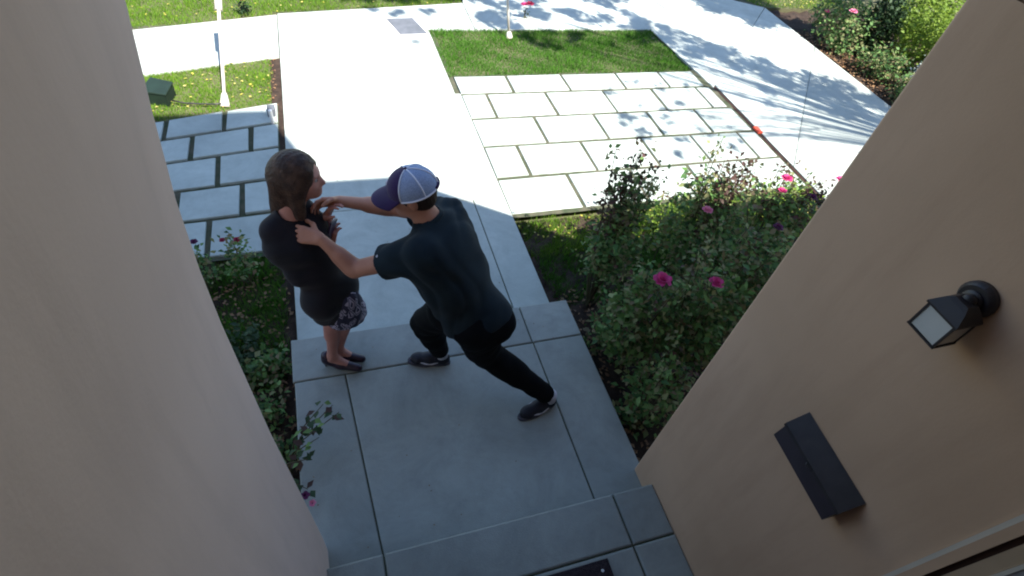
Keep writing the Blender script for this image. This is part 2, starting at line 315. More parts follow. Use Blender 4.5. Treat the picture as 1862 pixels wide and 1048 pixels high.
# ------------------------------------------------------------------ grass
def in_poly(px, py, poly):
    c = np.zeros(len(px), bool); n = len(poly)
    for i in range(n):
        x0, y0 = poly[i]; x1, y1 = poly[(i+1) % n]
        if y0 == y1: continue
        t = ((y0 > py) != (y1 > py)) & (px < (x1-x0)*(py-y0)/(y1-y0)+x0); c ^= t
    return c
def grass(poly, z, m, dens=9000, h=0.035, name='lawn', flecks=0, fleck_m='leaf_yellow', **k):
    xs = [p[0] for p in poly]; ys = [p[1] for p in poly]; x0, x1, y0, y1 = min(xs), max(xs), min(ys), max(ys)
    n = int((x1-x0)*(y1-y0)*dens); px = RNG.uniform(x0, x1, n); py = RNG.uniform(y0, y1, n)
    keep = in_poly(px, py, poly); px, py = px[keep], py[keep]; n = len(px); px = px+RNG.normal(0, 0.010, n); py = py+RNG.normal(0, 0.010, n)
    cl = 0.75+0.35*np.sin(px*7+np.sin(py*5)*1.4)*np.sin(py*9+px*3); hh = h*RNG.uniform(0.6, 1.3, n)*cl
    a = RNG.uniform(0, 2*np.pi, n); wd = RNG.uniform(0.0022, 0.0045, n); b = RNG.uniform(0, 2*np.pi, n); ln = hh*RNG.uniform(0.2, 0.8, n)
    V = np.zeros((n, 3, 3))
    V[:, 0] = np.c_[px-np.cos(a)*wd, py-np.sin(a)*wd, np.full(n, z)]; V[:, 1] = np.c_[px+np.cos(a)*wd, py+np.sin(a)*wd, np.full(n, z)]
    V[:, 2] = np.c_[px+np.cos(b)*ln, py+np.sin(b)*ln, z+hh]
    V = V.reshape(-1, 3)
    wy = np.where((V[:, 0] < -0.38) & (V[:, 1] > 3.0), np.clip((V[:, 1]-3.3)*0.115, 0, 0.27)*(V[:, 0]+0.38), 0); V[:, 1] += wy
    o = mesh_obj(name, V, np.arange(n*3).reshape(-1, 3), m, kind='stuff', **k)
    if flecks:
        leaves_flat(poly, z+h*0.35, flecks, fleck_m, 'fallen_leaves', 'fallen yellow leaves scattered over the '+(k.get('label') or 'grass')[:40])
    return o
def leaf_mesh(P, N, D, L, W):
    """P base, D direction, N normal, L length, W width (arrays): folded six-point leaves -> verts, quads"""
    S = np.cross(D, N); S /= np.linalg.norm(S, axis=1)[:, None]+1e-9; L = L[:, None]; W = W[:, None]
    n = len(P); V = np.zeros((n, 6, 3))
    V[:, 0] = P; V[:, 1] = P+D*L*0.45+S*W*0.5+N*W*0.16; V[:, 2] = P+D*L*0.5; V[:, 3] = P+D*L*0.45-S*W*0.5+N*W*0.16
    V[:, 4] = P+D*L-N*L*0.10; V[:, 5] = P+D*L*0.78
    F = np.array([[0, 1, 2], [0, 2, 3], [1, 4, 2], [2, 4, 3]])
    V = V[:, :5]
    return V.reshape(-1, 3), (F[None]+np.arange(n)[:, None, None]*5).reshape(-1, 3)
def unit(a): return a/(np.linalg.norm(a, axis=-1, keepdims=True)+1e-9)
def leaves_flat(poly, z, n, m, name, label, size=0.036):
    xs = [p[0] for p in poly]; ys = [p[1] for p in poly]
    px = RNG.uniform(min(xs), max(xs), n*3); py = RNG.uniform(min(ys), max(ys), n*3); k = in_poly(px, py, poly)
    px, py = px[k][:n], py[k][:n]; n = len(px)
    py = py + np.where((px < -0.38) & (py > 3.0), np.clip((py-3.3)*0.115, 0, 0.27)*(px+0.38), 0)
    a = RNG.uniform(0, 6.28, n); D = np.c_[np.cos(a), np.sin(a), RNG.uniform(-.2, .3, n)]; N = unit(np.c_[RNG.normal(0, .3, n), RNG.normal(0, .3, n), np.ones(n)])
    V, F = leaf_mesh(np.c_[px, py, z+RNG.uniform(0, 0.012, n)], N, unit(D), RNG.uniform(.6, 1.3, n)*size, RNG.uniform(.4, .8, n)*size)
    return mesh_obj(name, V, F, m, kind='stuff', label=label, cat='leaves')
for nm, poly, z in [('turf', [(1.43, 5.87), (4.63, 5.87), (4.60, 7.01), (1.40, 7.01)], -0.155), ('turf', [(-6, 5.46), (-0.47, 5.46), (-0.47, 6.37), (-6, 6.37)], -0.155),
                    ('turf', [(-6, 7.42), (-0.4, 7.45), (2.05, 7.84), (2.15, 9.9), (-6, 9.9)], -0.157), ('turf', [(6.2, 8.65), (7.14, 7.85), (12, 7.6), (12, 11), (6.2, 11)], -0.157)]:
    n = 24; v = []; f = []
    MB().prism([(x, warp(x, y)) for x, y in poly], z-0.08, z-0.004).build(nm, 'earth', kind='structure')
grass([(1.43, 5.86), (4.63, 5.86), (4.60, 7.02), (1.40, 7.02)], -0.16, 'grass_green', 9000, 0.05, label='small rectangle of deep green lawn bounded by pavers and the pavement', cat='grass')
grass([(-2.2, 5.47), (-0.47, 5.47), (-0.47, 6.36), (-2.2, 6.36)], -0.16, 'grass_lime', 9000, 0.045, flecks=90, label='small bright lawn with yellow leaves beside the dark square shadow box', cat='grass')
grass([(-2.6, 7.43), (-0.4, 7.46), (2.05, 7.85), (2.15, 9.2), (-2.6, 9.2)], -0.16, 'grass_lime', 6500, 0.05, flecks=170, label='far lawn strip behind the pavement, strewn with yellow leaves', cat='grass')
grass([(6.25, 8.6), (7.14, 7.87), (9, 7.7), (9, 9.6), (6.3, 9.6)], -0.16, 'grass_lime', 3500, 0.05, flecks=500, label='pale dry lawn patch behind the bushes', cat='grass')
grass([(1.56, 2.42), (2.3, 2.42), (3.2, 2.98), (1.54, 2.98)], -0.21, 'grass_green', 9000, 0.07, label='dark grass between the path and the rose bushes', cat='grass')
grass([(1.52, 2.98), (4.6, 2.98), (4.72, 3.42), (1.50, 3.42)], -0.21, 'grass_lime', 9000, 0.075, flecks=160, label='sunlit strip of yellow green grass in front of the pavers', cat='grass')  # lime blades put the sunlight into this half, split at the shade edge
grass([(-1.3, 1.9), (-0.50, 1.9), (-0.43, 2.3), (-0.43, 3.32), (-1.9, 3.32)], -0.21, 'grass_green', 9000, 0.09, label='dark green grass at the head of the narrow bed', cat='grass')
leaves_flat([(1.5, 1.05), (2.6, 1.05), (2.6, 2.6), (1.6, 2.6)], -0.19, 900, 'leaf_dry', 'leaf_litter', 'dry brown leaves on the soil below the rose bushes')
leaves_flat([(-1.2, 1.05), (-0.4, 1.05), (-0.4, 3.2), (-1.2, 3.2)], -0.185, 700, 'leaf_dry', 'leaf_litter', 'dry brown leaves on the soil of the narrow bed')
MB().prism([(-0.468, 4.6), (-0.362, 4.6), (-0.362, 6.46), (-0.468, 6.43)], -0.24, -0.166).build('edge_gap', 'soil', kind='structure')
leaves_flat([(-0.49, 5.4), (-0.42, 5.4), (-0.42, 6.4), (-0.49, 6.4)], -0.165, 60, 'leaf_dry', 'leaf_litter', 'dry leaves caught in the gap between lawn and path', 0.035)

leaves_flat([(-0.3, 0.95), (1.45, 0.95), (1.45, 2.3), (-0.3, 2.3)], 0.002, 26, 'leaf_dry', 'leaf_scraps', 'tiny dry scraps lying on the landing slab', 0.011)
leaves_flat([(-0.3, 2.4), (1.45, 2.4), (1.45, 6.9), (-0.3, 6.9)], -0.137, 60, 'leaf_dry', 'leaf_scraps', 'tiny dry scraps scattered along the path', 0.013)
leaves_flat([(1.5, 3.5), (4.6, 3.5), (4.6, 5.8), (1.5, 5.8)], -0.136, 90, 'leaf_dry', 'leaf_scraps', 'tiny dry scraps scattered on the sunlit pavers', 0.013)
# ------------------------------------------------------------------ house
house = empty('house', (0, 0, -0.2), 'tan stucco house whose porch walls frame the view on both sides', 'house')
def wall_block(x0, x1, y0, y1, z0, z1, corner, r=0.025):
    """block whose front corner at x=corner is rounded"""
    poly = []
    c = [(x0, y0), (x1, y0), (x1, y1), (x0, y1)]
    for (x, y) in c:
        if y == y1 and abs(x-corner) < 1e-6:
            sx = -1 if x == x1 else 1
            cx, cy = x+sx*r, y-r; arc = [(cx - sx*r*math.cos(t), cy+r*math.sin(t)) for t in np.linspace(0, math.pi/2, 7)]
            poly += arc if sx == -1 else arc[::-1]
        else: poly.append((x, y))
    return MB().prism(poly, z0, z1)
zs = [-0.35, 0.2, 0.75, 1.3, 1.6, 1.9, 2.1, 2.3, 2.5, 2.68, 3.0, 3.35]; xs_ = np.interp(zs, [-0.35, 0.2, 0.75, 1.3, 1.9, 2.1, 2.3, 2.5, 2.68, 3.0, 3.35], [-0.258, -0.262, -0.281, -0.300, -0.309, -0.307, -0.298, -0.279, -0.258, -0.249, -0.248])
v = []; f = []
for z_, x_ in zip(zs, xs_):      # the pale wall bows outward a little between its foot and head
    arc = [(x_-0.035+0.035*math.sin(t), 1.02-0.035+0.035*math.cos(t)) for t in np.linspace(0, math.pi/2, 8)]
    v += [(-6, -3, z_), (-6, 1.02, z_)] + [(a_, b_, z_) for a_, b_ in arc] + [(x_, -3, z_)]
n = 11
for j in range(len(zs)-1): f += [(j*n+(i+1) % n, j*n+i, (j+1)*n+i, (j+1)*n+(i+1) % n) for i in range(n)]
f += [tuple(range(n)), tuple((len(zs)-1)*n+i for i in range(n-1, -1, -1))]
wl = mesh_obj('porch_wall', v, f, 'stucco_pale', house, True)
wl.data.set_sharp_from_angle(angle=math.radians(50))
wall_block(1.5, 9.5, -3, 1.02, -0.35, 2.745, 1.5, 0.012).build('porch_wall', 'stucco', house)
MB().box((1.5, -3, 2.75), (2.1, 1.015, 3.35)).build('upper_wall', 'stucco', house)
MB().box((-0.249, -0.25, 3.30), (1.499, 1.04, 3.355)).build('ceiling', 'trim_paint', house)
MB().box((-0.249, -0.40, 0.0), (1.499, -0.25, 3.30)).build('door_wall', 'dark_wood', house)  # unseen wall, coloured dark to lessen bounce on the near walls
MB().box((0.1, -0.249, 0.14), (1.05, -0.235, 2.25), 0.0).build('front_door', 'dark_wood', house)
MB().box((-6, -3, 3.36), (1.10, 1.05, 6.22)).build('upper_storey', 'stucco', house)  # unseen storey, its right edge placed for the shadow line it casts
v = []; prof = [(1.105, 3.36), (2.1, 3.36), (2.62, 2.75), (2.87, 2.76), (1.73, 4.46), (1.105, 4.47)]  # unseen roof outline, traced back from the shadow edge on the ground
n = len(prof); v = [(x, -3, z) for x, z in prof] + [(x, 1.052, z) for x, z in prof]
mesh_obj('gable_roof', v, [tuple(range(n-1, -1, -1)), tuple(range(n, 2*n))] + [(i, (i+1) % n, n+(i+1) % n, n+i) for i in range(n)], 'dark_wood', house)
MB().box((2.9, -3, 2.752), (9.6, 1.055, 2.80)).build('roof', 'dark_wood', house)  # unseen eave, height set by where its shadow ends
# door trim at the near end of the lantern wall
def trim(x, y0, y1, z0, z1, m, name): return MB().box((1.4985-x, y0, z0), (1.4985, y1, z1), 0.002).build(name, m, house)
trim(0.010, 0.052, 0.064, 0.142, 3.29, 'trim_paint', 'trim_strip')
trim(0.018, 0.026, 0.0515, 0.142, 3.29, 'stucco', 'trim_board')
trim(0.004, 0.010, 0.0255, 0.142, 3.29, 'dark_wood', 'trim_gap')
trim(0.022, -0.026, 0.0095, 0.142, 3.29, 'tan_board', 'trim_board')
trim(0.026, -0.036, -0.0265, 0.142, 3.29, 'trim_paint', 'trim_strip')
trim(0.022, -0.232, -0.0365, 0.142, 3.29, 'grey_door', 'trim_board')
# door mat
dm = empty('door_mat', (0.76, 0.3, 0.142), 'dark door mat on the porch floor at the bottom of the view', 'door mat')
MB().box((0.40, 0.12, 0.1425), (1.085, 0.565, 0.155), 0.004).build('mat', 'mat_rubber', dm)
MB().box((0.42, 0.14, 0.1552), (1.065, 0.545, 0.158), 0.002).build('mat_pile', 'mat_rubber', dm)
MB().prism([(1.035+0.008*math.cos(t), 0.515+0.008*math.sin(t)) for t in np.linspace(0, 5.6, 8)], 0.158, 0.161).build('grommet', 'white_paint', dm)

# ------------------------------------------------------------------ lantern and mailbox on the right porch wall
ln = empty('wall_lantern', (1.5, 0.50, 2.12), 'dark metal wall lantern with frosted glass on round backplate above the mailbox', 'lantern')
def disc_x(x0, x1, cy, cz, r0, r1, n=24):
    v = []; f = []
    rings = [(x1, r0), (x1-(x1-x0)*0.5, r0), (x1-(x1-x0)*0.8, (r0+r1)/2), (x0, r1)]
    for x, r in rings: v += [(x, cy+r*math.cos(2*math.pi*k/n), cz+r*math.sin(2*math.pi*k/n)) for k in range(n)]
    for j in range(3):
        for k in range(n): f.append((j*n+k, j*n+(k+1) % n, (j+1)*n+(k+1) % n, (j+1)*n+k))
    f.append(tuple(range(n))); f.append(tuple(3*n+k for k in range(n))[::-1]); return MB().add(v, f)
LX, LY = 1.4365, 0.489
LZ0, LZ1 = 2.088, 2.166
def rectring(hx, hy, z): return [(LX-hx, LY-hy, z), (LX+hx, LY-hy, z), (LX+hx, LY+hy, z), (LX-hx, LY+hy, z)]
disc_x(1.474, 1.4985, 0.496, 2.200, 0.047, 0.038).build('backplate', 'dark_metal', ln)
disc_x(1.462, 1.474, 0.496, 2.200, 0.026, 0.016).build('boss', 'dark_metal', ln)
MB().tube([(1.474, 0.496, 2.200), (1.458, 0.494, 2.206), (1.446, 0.491, 2.210), (LX+.004, LY, 2.208)], [0.015, 0.016, 0.017, 0.018], 10).build('arm', 'dark_metal', ln, True)
v = rectring(0.045, 0.048, LZ1) + rectring(0.045, 0.048, LZ1+0.006) + rectring(0.026, 0.030, LZ1+0.036) + rectring(0.018, 0.020, LZ1+0.046)
f = [(3, 2, 1, 0)] + [(j*4+i, j*4+(i+1) % 4, (j+1)*4+(i+1) % 4, (j+1)*4+i) for j in range(3) for i in range(4)] + [(12, 13, 14, 15)]
MB().add(v, f).build('lantern_roof', 'dark_metal', ln)
fr = MB()
for sx in (-1, 1):
    for sy in (-1, 1):
        fr.box((LX+sx*0.037-0.003, LY+sy*0.041-0.003, LZ0), (LX+sx*0.037+0.003, LY+sy*0.041+0.003, LZ1-0.001))
fr.box((LX-0.041, LY-0.045, LZ0-0.006), (LX+0.041, LY+0.045, LZ0-0.0005)).build('frame', 'dark_metal', ln)
for ax, s in ((0, -1), (0, 1), (1, -1), (1, 1)):
    c = [LX, LY]; hx = [0.0335, 0.0375]; c[ax] += s*(0.036, 0.040)[ax]; hx[ax] = 0.0015
    MB().box((c[0]-hx[0], c[1]-hx[1], LZ0+0.001), (c[0]+hx[0], c[1]+hx[1], LZ1-0.002)).build('glass_pane', 'frosted_glass', ln)
mb = empty('mailbox', (1.5, 0.42, 1.33), 'long dark metal wall mailbox with sloping lid below the lantern', 'mailbox')
mb.rotation_euler = (math.radians(4.5), 0, 0)
Y0, Y1 = 0.268, 0.580; XF = 1.442; ZB = 1.305; ZT = 1.412; ZL = 1.468
def prof_y(pr, y0, y1, name, m):
    n = len(pr); v = [(x, y0, z) for x, z in pr]+[(x, y1, z) for x, z in pr]
    return mesh_obj(name, v, [tuple(range(n)), tuple(range(2*n-1, n-1, -1))]+[(i, n+i, n+(i+1) % n, (i+1) % n) for i in range(n)], m, mb)
prof_y([(1.4985, ZB), (XF+0.008, ZB), (XF, ZB+0.008), (XF, ZT-0.001), (1.4985, ZL-0.003)], Y0, Y1, 'body', 'box_metal')
prof_y([(1.498, ZL), (XF-0.006, ZT), (XF-0.006, ZT-0.014), (XF-0.003, ZT-0.014), (XF-0.003, ZT+0.002), (1.498, ZL+0.006)][::-1], Y0-0.005, Y1+0.005, 'lid', 'dark_metal')
MB().tube([(XF-0.006, 0.41, ZT-0.010), (XF-0.013, 0.415, ZT-0.013), (XF-0.013, 0.435, ZT-0.013), (XF-0.006, 0.44, ZT-0.010)], 0.0025, 6).build('lid_pull', 'dark_metal', mb)

# ------------------------------------------------------------------ yard furniture
def pole(x, y, tip, hz, label, wide):
    e = empty('sign_post', (x, y, -0.15), label, 'post')
    b = MB(); t = np.array(tip); base = np.array((x, y, -0.15))
    b.tube([base, base+(t-base)*0.5, t], [0.016, 0.016, 0.016], 10); b.build('pole', 'post_paint', e, True)
    MB().tube([base+(0, 0, 0.0), base+(t-base)*0.02, base+(t-base)*0.09, base+(t-base)*0.11], [0.045, 0.045, 0.030, 0.017], 10).build('foot', 'post_paint', e, True)
    q = base+(t-base)*0.72
    if wide: MB().tube([q, t], [0.036, 0.036], 10).build('sleeve', 'post_paint', e, True)
    return e
pole(-0.89, 5.40, (-0.795, 6.35, 0.72), 0, 'thin white post on the bright lawn, its cast shadow built as a dark strand and box', True)
pole(2.43, 6.80, (2.32, 6.90, 0.62), 0, 'thin white post at the top edge of the green lawn rectangle', False)
gb = empty('shadow_box', (-1.47, 5.66, -0.15), 'dark green box standing in for a square cast shadow where the bright lawn meets the pavement', 'box')  # solid box in place of the square shadow cast beside the post
q = [(-1.59, 5.52), (-1.375, 5.44), (-1.335, 5.66), (-1.53, 5.76)]
MB().prism(q, -0.155, -0.035, 0.008).build('housing', 'shadow_green', gb)
MB().prism([(-1.596, 5.515), (-1.37, 5.432), (-1.328, 5.664), (-1.532, 5.768)], -0.0345, -0.02, 0.005).build('lid', 'shadow_green', gb)
cd = MB().tube([(-1.34, 5.47, -0.10), (-1.25, 5.44, -0.115), (-1.1, 5.41, -0.113), (-0.98, 5.40, -0.115), (-0.91, 5.395, -0.11)], 0.007, 6).build('post_shadow', 'dark_metal', smooth=True)  # dark strand in place of the thin shadow of the post
tag(cd, 'thin dark strand on the grass standing in for the shadow of the post', 'post_shadow')
mt = empty('meter_cover', (1.15, 7.08, -0.14), 'slate grey utility cover in a pale rim set into the pavement', 'utility cover')
cq = [(0.93, 7.28), (1.04, 6.86), (1.38, 6.88), (1.27, 7.31)][::-1]
cc = np.mean(cq, axis=0); ring = [tuple(cc+(np.array(p)-cc)*1.10) for p in cq]
cq = cq[::-1] if False else cq
def ccw(q):
    a = sum(q[i][0]*q[(i+1) % len(q)][1]-q[(i+1) % len(q)][0]*q[i][1] for i in range(len(q))); return q if a > 0 else q[::-1]
MB().prism(ccw(ring), -0.139, -0.130, 0.003).build('rim', 'white_paint', mt)
MB().prism(ccw(cq), -0.1295, -0.122, 0.003).build('cover', 'lid_grey', mt)
mk = MB().prism([(4.74, 4.42), (4.80, 4.42), (4.80, 4.54), (4.74, 4.54)], -0.14, -0.115, 0.008).build('marker_peg', 'red_plastic')
tag(mk, 'small orange red marker on the dark edging strip beside the pavers', 'marker')
ul = empty('ground_light', (-0.45, 5.22, -0.15), 'small grey ground fixture in the gap beside the path', 'garden light')
MB().box((-0.50, 5.18, -0.17), (-0.43, 5.27, -0.06), 0.005).build('housing', 'lid_grey', ul)
MB().tube([(-0.465, 5.10, -0.16), (-0.465, 5.10, -0.02)], 0.018, 10).build('stake', 'white_paint', ul)

# ------------------------------------------------------------------ plants
def rnd_unit(n):
    a = RNG.normal(size=(n, 3)); return unit(a)
def bush(name, base, blobs, label, cat, leafm, nleaf, size, stems=7, top=None, group=None, blooms=(), stemr=0.006, shoots=(), shoot_m='leaf_bronze'):
    base = np.array(base, float); e = empty(name, tuple(base), label, cat, group)
    sb = MB()
    tot = sum(b[3]**2*b[4] if len(b) > 4 else b[3]**3 for b in blobs)
    P = []; 
    for b in blobs:
        c = np.array(b[:3]); r = b[3]; rz = b[4] if len(b) > 4 else r
        n = int(nleaf*(r*r*rz)/tot)
        d = rnd_unit(n)*(RNG.uniform(0.25, 1, n)**0.55)[:, None]; lump = 1+0.28*np.sin(d[:, 0]*9+c[0]*7)*np.sin(d[:, 1]*8+1)*np.sin(d[:, 2]*7)
        P.append(c+d*lump[:, None]*np.array((r, r, rz)))
        for s in range(max(2, stems//len(blobs))):
            t = c+rnd_unit(1)[0]*np.array((r, r, rz))*0.75; mid = (base+t)/2+RNG.normal(0, 0.05, 3)
            sb.tube([base+RNG.normal(0, 0.02, 3)*(1, 1, 0), mid, t], [stemr, stemr*0.75, stemr*0.35], 5)
    P = np.concatenate(P); P = P[P[:, 2] > base[2]+0.03]
    # group leaves in sprays of five
    k = 5; P = np.repeat(P[::k], k, axis=0)[:]; n = len(P); P = P+RNG.normal(0, size*0.75, (n, 3))
    D = unit(RNG.normal(size=(n, 3))+np.array((0, 0, 0.15))); N = unit(RNG.normal(size=(n, 3))*0.7+np.array((0, 0, 1.1)))
    D = unit(D - N*np.sum(D*N, axis=1)[:, None]); Ls = RNG.uniform(0.5, 1.45, n)*size
    V, F = leaf_mesh(P, N, D, Ls, Ls*RNG.uniform(0.5, 0.72, n))
    mesh_obj('foliage', V, F, leafm, e, kind='stuff')
    for tip in shoots:
        tip = np.array(tip); a = base+(tip-base)*0.35+RNG.normal(0, 0.03, 3)
        sb.tube([base, a, (a+tip)/2+RNG.normal(0, 0.02, 3), tip], [0.007, 0.006, 0.004, 0.002], 6)
        n = 90; t = RNG.uniform(0.45, 1.02, n)[:, None]; Q = a+(tip-a)*t+RNG.normal(0, 0.042, (n, 3)); D2 = unit(RNG.normal(size=(n, 3))); N2 = unit(RNG.normal(size=(n, 3))*0.8+(0, 0, 1))
        V, F = leaf_mesh(Q, N2, unit(D2-N2*np.sum(D2*N2, axis=1)[:, None]), RNG.uniform(0.03, 0.05, n), RNG.uniform(0.018, 0.03, n))
        mesh_obj('shoot_leaves', V, F, shoot_m, e, kind='stuff')
    if name == 'rose_bush' and nleaf > 500:
        for s in range(5):
            b0 = blobs[-1]; tip = np.array(b0[:3])+np.array((random.uniform(-1.3, 1.3)*b0[3], random.uniform(-1.3, 1.3)*b0[3], (b0[4] if len(b0) > 4 else b0[3])+random.uniform(0.02, 0.14)))
            sb.tube([base, (base+tip)/2+RNG.normal(0, 0.03, 3), tip], [0.006, 0.005, 0.002], 5)
            n = 14; Q = tip+RNG.normal(0, 0.03, (n, 3))-np.array((0, 0, 1.0))*RNG.uniform(0, 0.12, n)[:, None]; D2 = unit(RNG.normal(size=(n, 3))); N2 = unit(RNG.normal(size=(n, 3))*0.8+(0, 0, 1))
            V, F = leaf_mesh(Q, N2, unit(D2-N2*np.sum(D2*N2, axis=1)[:, None]), RNG.uniform(0.03, 0.05, n), RNG.uniform(0.018, 0.03, n))
            mesh_obj('shoot_leaves', V, F, 'leaf_bronze' if s % 2 else 'leaf_rose', e, kind='stuff')
    if sb.v: sb.build('stems', 'stem', e)
    for (x, y, z, r, pm) in blooms: rose(e, (x, y, z), r, pm)
    return e
def rose(e, c, r, pm):
    c = np.array(c, float); V = []; Fs = []; k = 0
    for ring, (cnt, tilt, rr) in enumerate([(5, 0.25, 1.0), (5, 0.75, 0.8), (4, 1.15, 0.55), (3, 1.4, 0.32)]):
        for i in range(cnt):
            a = 2*math.pi*(i/cnt+ring*0.13)+random.uniform(-.2, .2); out = np.array((math.cos(a), math.sin(a), 0)); up = np.array((0, 0, 1.0))
            sd = np.cross(up, out); d = out*math.cos(tilt)+up*math.sin(tilt); L = r*rr; W = L*0.62
            b = c+out*r*0.06
            p = [b, b+d*L*0.5+sd*W+up*0.1*L, b+d*L*0.5, b+d*L*0.5-sd*W+up*0.1*L, b+d*L+sd*W*0.5-up*0.12*L, b+d*L*1.05+up*0.04*L, b+d*L-sd*W*0.5-up*0.12*L]
            V += p; Fs += [(k, k+1, k+2), (k, k+2, k+3), (k+1, k+4, k+5, k+2), (k+2, k+5, k+6, k+3)]; k += 7
    mesh_obj('rose_bloom', V, Fs, pm, e, smooth=True)
GR = 'rose bushes beside the lantern wall'
Z = -0.2
bush('rose_bush', (1.80, 2.42, Z), [(1.86, 2.42, 0.42, 0.19, 0.32), (1.87, 2.48, 0.80, 0.13, 0.22)], 'rose bush nearest the path with a tall bronze shoot, left of the others', 'rose bush', 'leaf_rose', 1500, 0.046, 8, group=GR,
     shoots=[(1.89, 2.56, 1.15), (1.82, 2.50, 1.02), (1.98, 2.58, 0.98), (1.72, 2.44, 0.92), (1.80, 2.62, 0.9)])
bush('rose_bush', (2.50, 2.40, Z), [(2.48, 2.38, 0.50, 0.30, 0.36), (2.46, 2.42, 0.84, 0.20, 0.17)], 'rose bush with a tall leafy shoot in front of the pavers, centre back', 'rose bush', 'leaf_rose', 2050, 0.046, 8, group=GR,
     shoots=[(2.52, 2.40, 1.15), (2.62, 2.40, 1.08), (2.40, 2.30, 1.06), (2.74, 2.46, 1.02), (2.56, 2.36, 1.1), (2.46, 2.44, 1.12)], blooms=[(2.30, 2.22, 0.90, 0.035, 'petal_pale')])
bush('rose_bush', (3.10, 2.45, Z), [(3.05, 2.45, 0.45, 0.32, 0.36), (3.25, 2.38, 0.62, 0.20, 0.2)], 'sunlit rose bush with small pink blooms at the far right, by the wall edge', 'rose bush', 'leaf_rose', 2050, 0.046, 8, group=GR,
     shoots=[(3.05, 2.42, 0.95), (3.30, 2.35, 0.95), (3.49, 2.31, 0.92)], blooms=[(3.06, 2.42, 0.93, 0.04, 'petal_pink'), (2.98, 2.33, 0.90, 0.03, 'petal_pink'), (3.46, 2.33, 0.95, 0.035, 'petal_pink'), (3.20, 2.26, 0.88, 0.032, 'petal_dark')])
bush('rose_bush', (1.80, 1.80, Z), [(1.78, 1.80, 0.35, 0.24, 0.36), (1.74, 1.78, 0.66, 0.15, 0.14)], 'shaded rose bush bearing the larger bright pink bloom', 'rose bush', 'leaf_rose', 1650, 0.048, 7, group=GR,
     blooms=[(1.74, 1.74, 0.85, 0.055, 'petal_pink')])
bush('rose_bush', (2.12, 1.62, Z), [(2.12, 1.66, 0.42, 0.28, 0.36), (2.06, 1.68, 0.78, 0.17, 0.14)], 'shaded rose bush bearing the smaller pale pink bloom', 'rose bush', 'leaf_rose', 1850, 0.048, 7, group=GR,
     blooms=[(1.97, 1.59, 0.95, 0.042, 'petal_pink'), (1.99, 1.62, 0.93, 0.03, 'petal_pale')])
bush('rose_bush', (2.45, 1.95, Z), [(2.45, 1.95, 0.48, 0.30, 0.38), (2.38, 1.90, 0.80, 0.16, 0.12)], 'dense rose bush in the middle of the bed with one dark bloom', 'rose bush', 'leaf_rose', 2050, 0.046, 7, group=GR,
     blooms=[(2.78, 2.05, 0.84, 0.035, 'petal_dark')])
bush('rose_bush', (2.85, 2.0, Z), [(2.85, 2.0, 0.42, 0.30, 0.38)], 'rose bush against the wall edge, behind the dense middle bush', 'rose bush', 'leaf_rose', 1500, 0.046, 6, group=GR)
bush('rose_bush', (1.74, 1.36, Z), [(1.74, 1.38, 0.16, 0.19, 0.34)], 'low dark rose bush by the landing step, nearest the house corner', 'rose bush', 'leaf_rose', 700, 0.046, 6, group=GR)
bush('rose_bush', (1.72, 2.02, Z), [(1.74, 2.02, 0.10, 0.14, 0.28)], 'small low rose bush against the landing edge by the step joint', 'rose bush', 'leaf_rose', 330, 0.044, 5, group=GR)
bush('rose_bush', (3.75, 2.75, Z), [(3.7, 2.75, 0.2, 0.34, 0.32), (3.3, 2.95, 0.08, 0.25, 0.22), (2.75, 2.98, 0.05, 0.22, 0.2)], 'low sunlit yellow green shrub by the dark edging strip at the back', 'shrub', 'leaf_bright', 2600, 0.034, 6)
# left bed
GL = 'small plants in the narrow left bed'
bush('rose_plant', (-0.66, 3.05, Z), [(-0.66, 3.03, 0.06, 0.10, 0.18)], 'slender rose with red buds where the bed meets the pavers', 'rose bush', 'leaf_rose', 160, 0.034, 4, group=GL, blooms=[(-0.65, 3.02, 0.30, 0.024, 'petal_red'), (-0.74, 3.03, 0.30, 0.02, 'petal_red')], shoots=[(-0.68, 3.03, 0.3)], shoot_m='leaf_rose')
bush('rose_plant', (-0.94, 3.05, Z), [(-0.93, 3.04, 0.05, 0.09, 0.18)], 'slender rose with a dark red bud close to the pale wall edge', 'rose bush', 'leaf_rose', 160, 0.034, 4, group=GL, blooms=[(-0.91, 3.04, 0.30, 0.024, 'petal_dark')])
for i, (x, y, r, h, lab, lm) in enumerate([(-0.70, 2.45, 0.15, 0.13, 'green leafy plant below the slender roses, furthest along the bed', 'leaf_dark'), (-0.55, 2.25, 0.13, 0.14, 'leafy plant beside the step in the path, green and brown', 'leaf_rose'),
                                      (-0.85, 2.2, 0.18, 0.15, 'dark leafy plant against the pale wall, level with the woman', 'leaf_dark'), (-0.58, 1.92, 0.14, 0.16, 'mixed green plant just below the landing front corner', 'leaf_rose'),
                                      (-0.52, 1.62, 0.11, 0.13, 'narrow leafy plant left of the overhanging spray', 'leaf_rose')]):
    bush('bed_plant', (x, y, Z), [(x, y, Z+h*0.6, r, h*0.8)], lab, 'plant', lm, 300, 0.042, 5, group=GL)
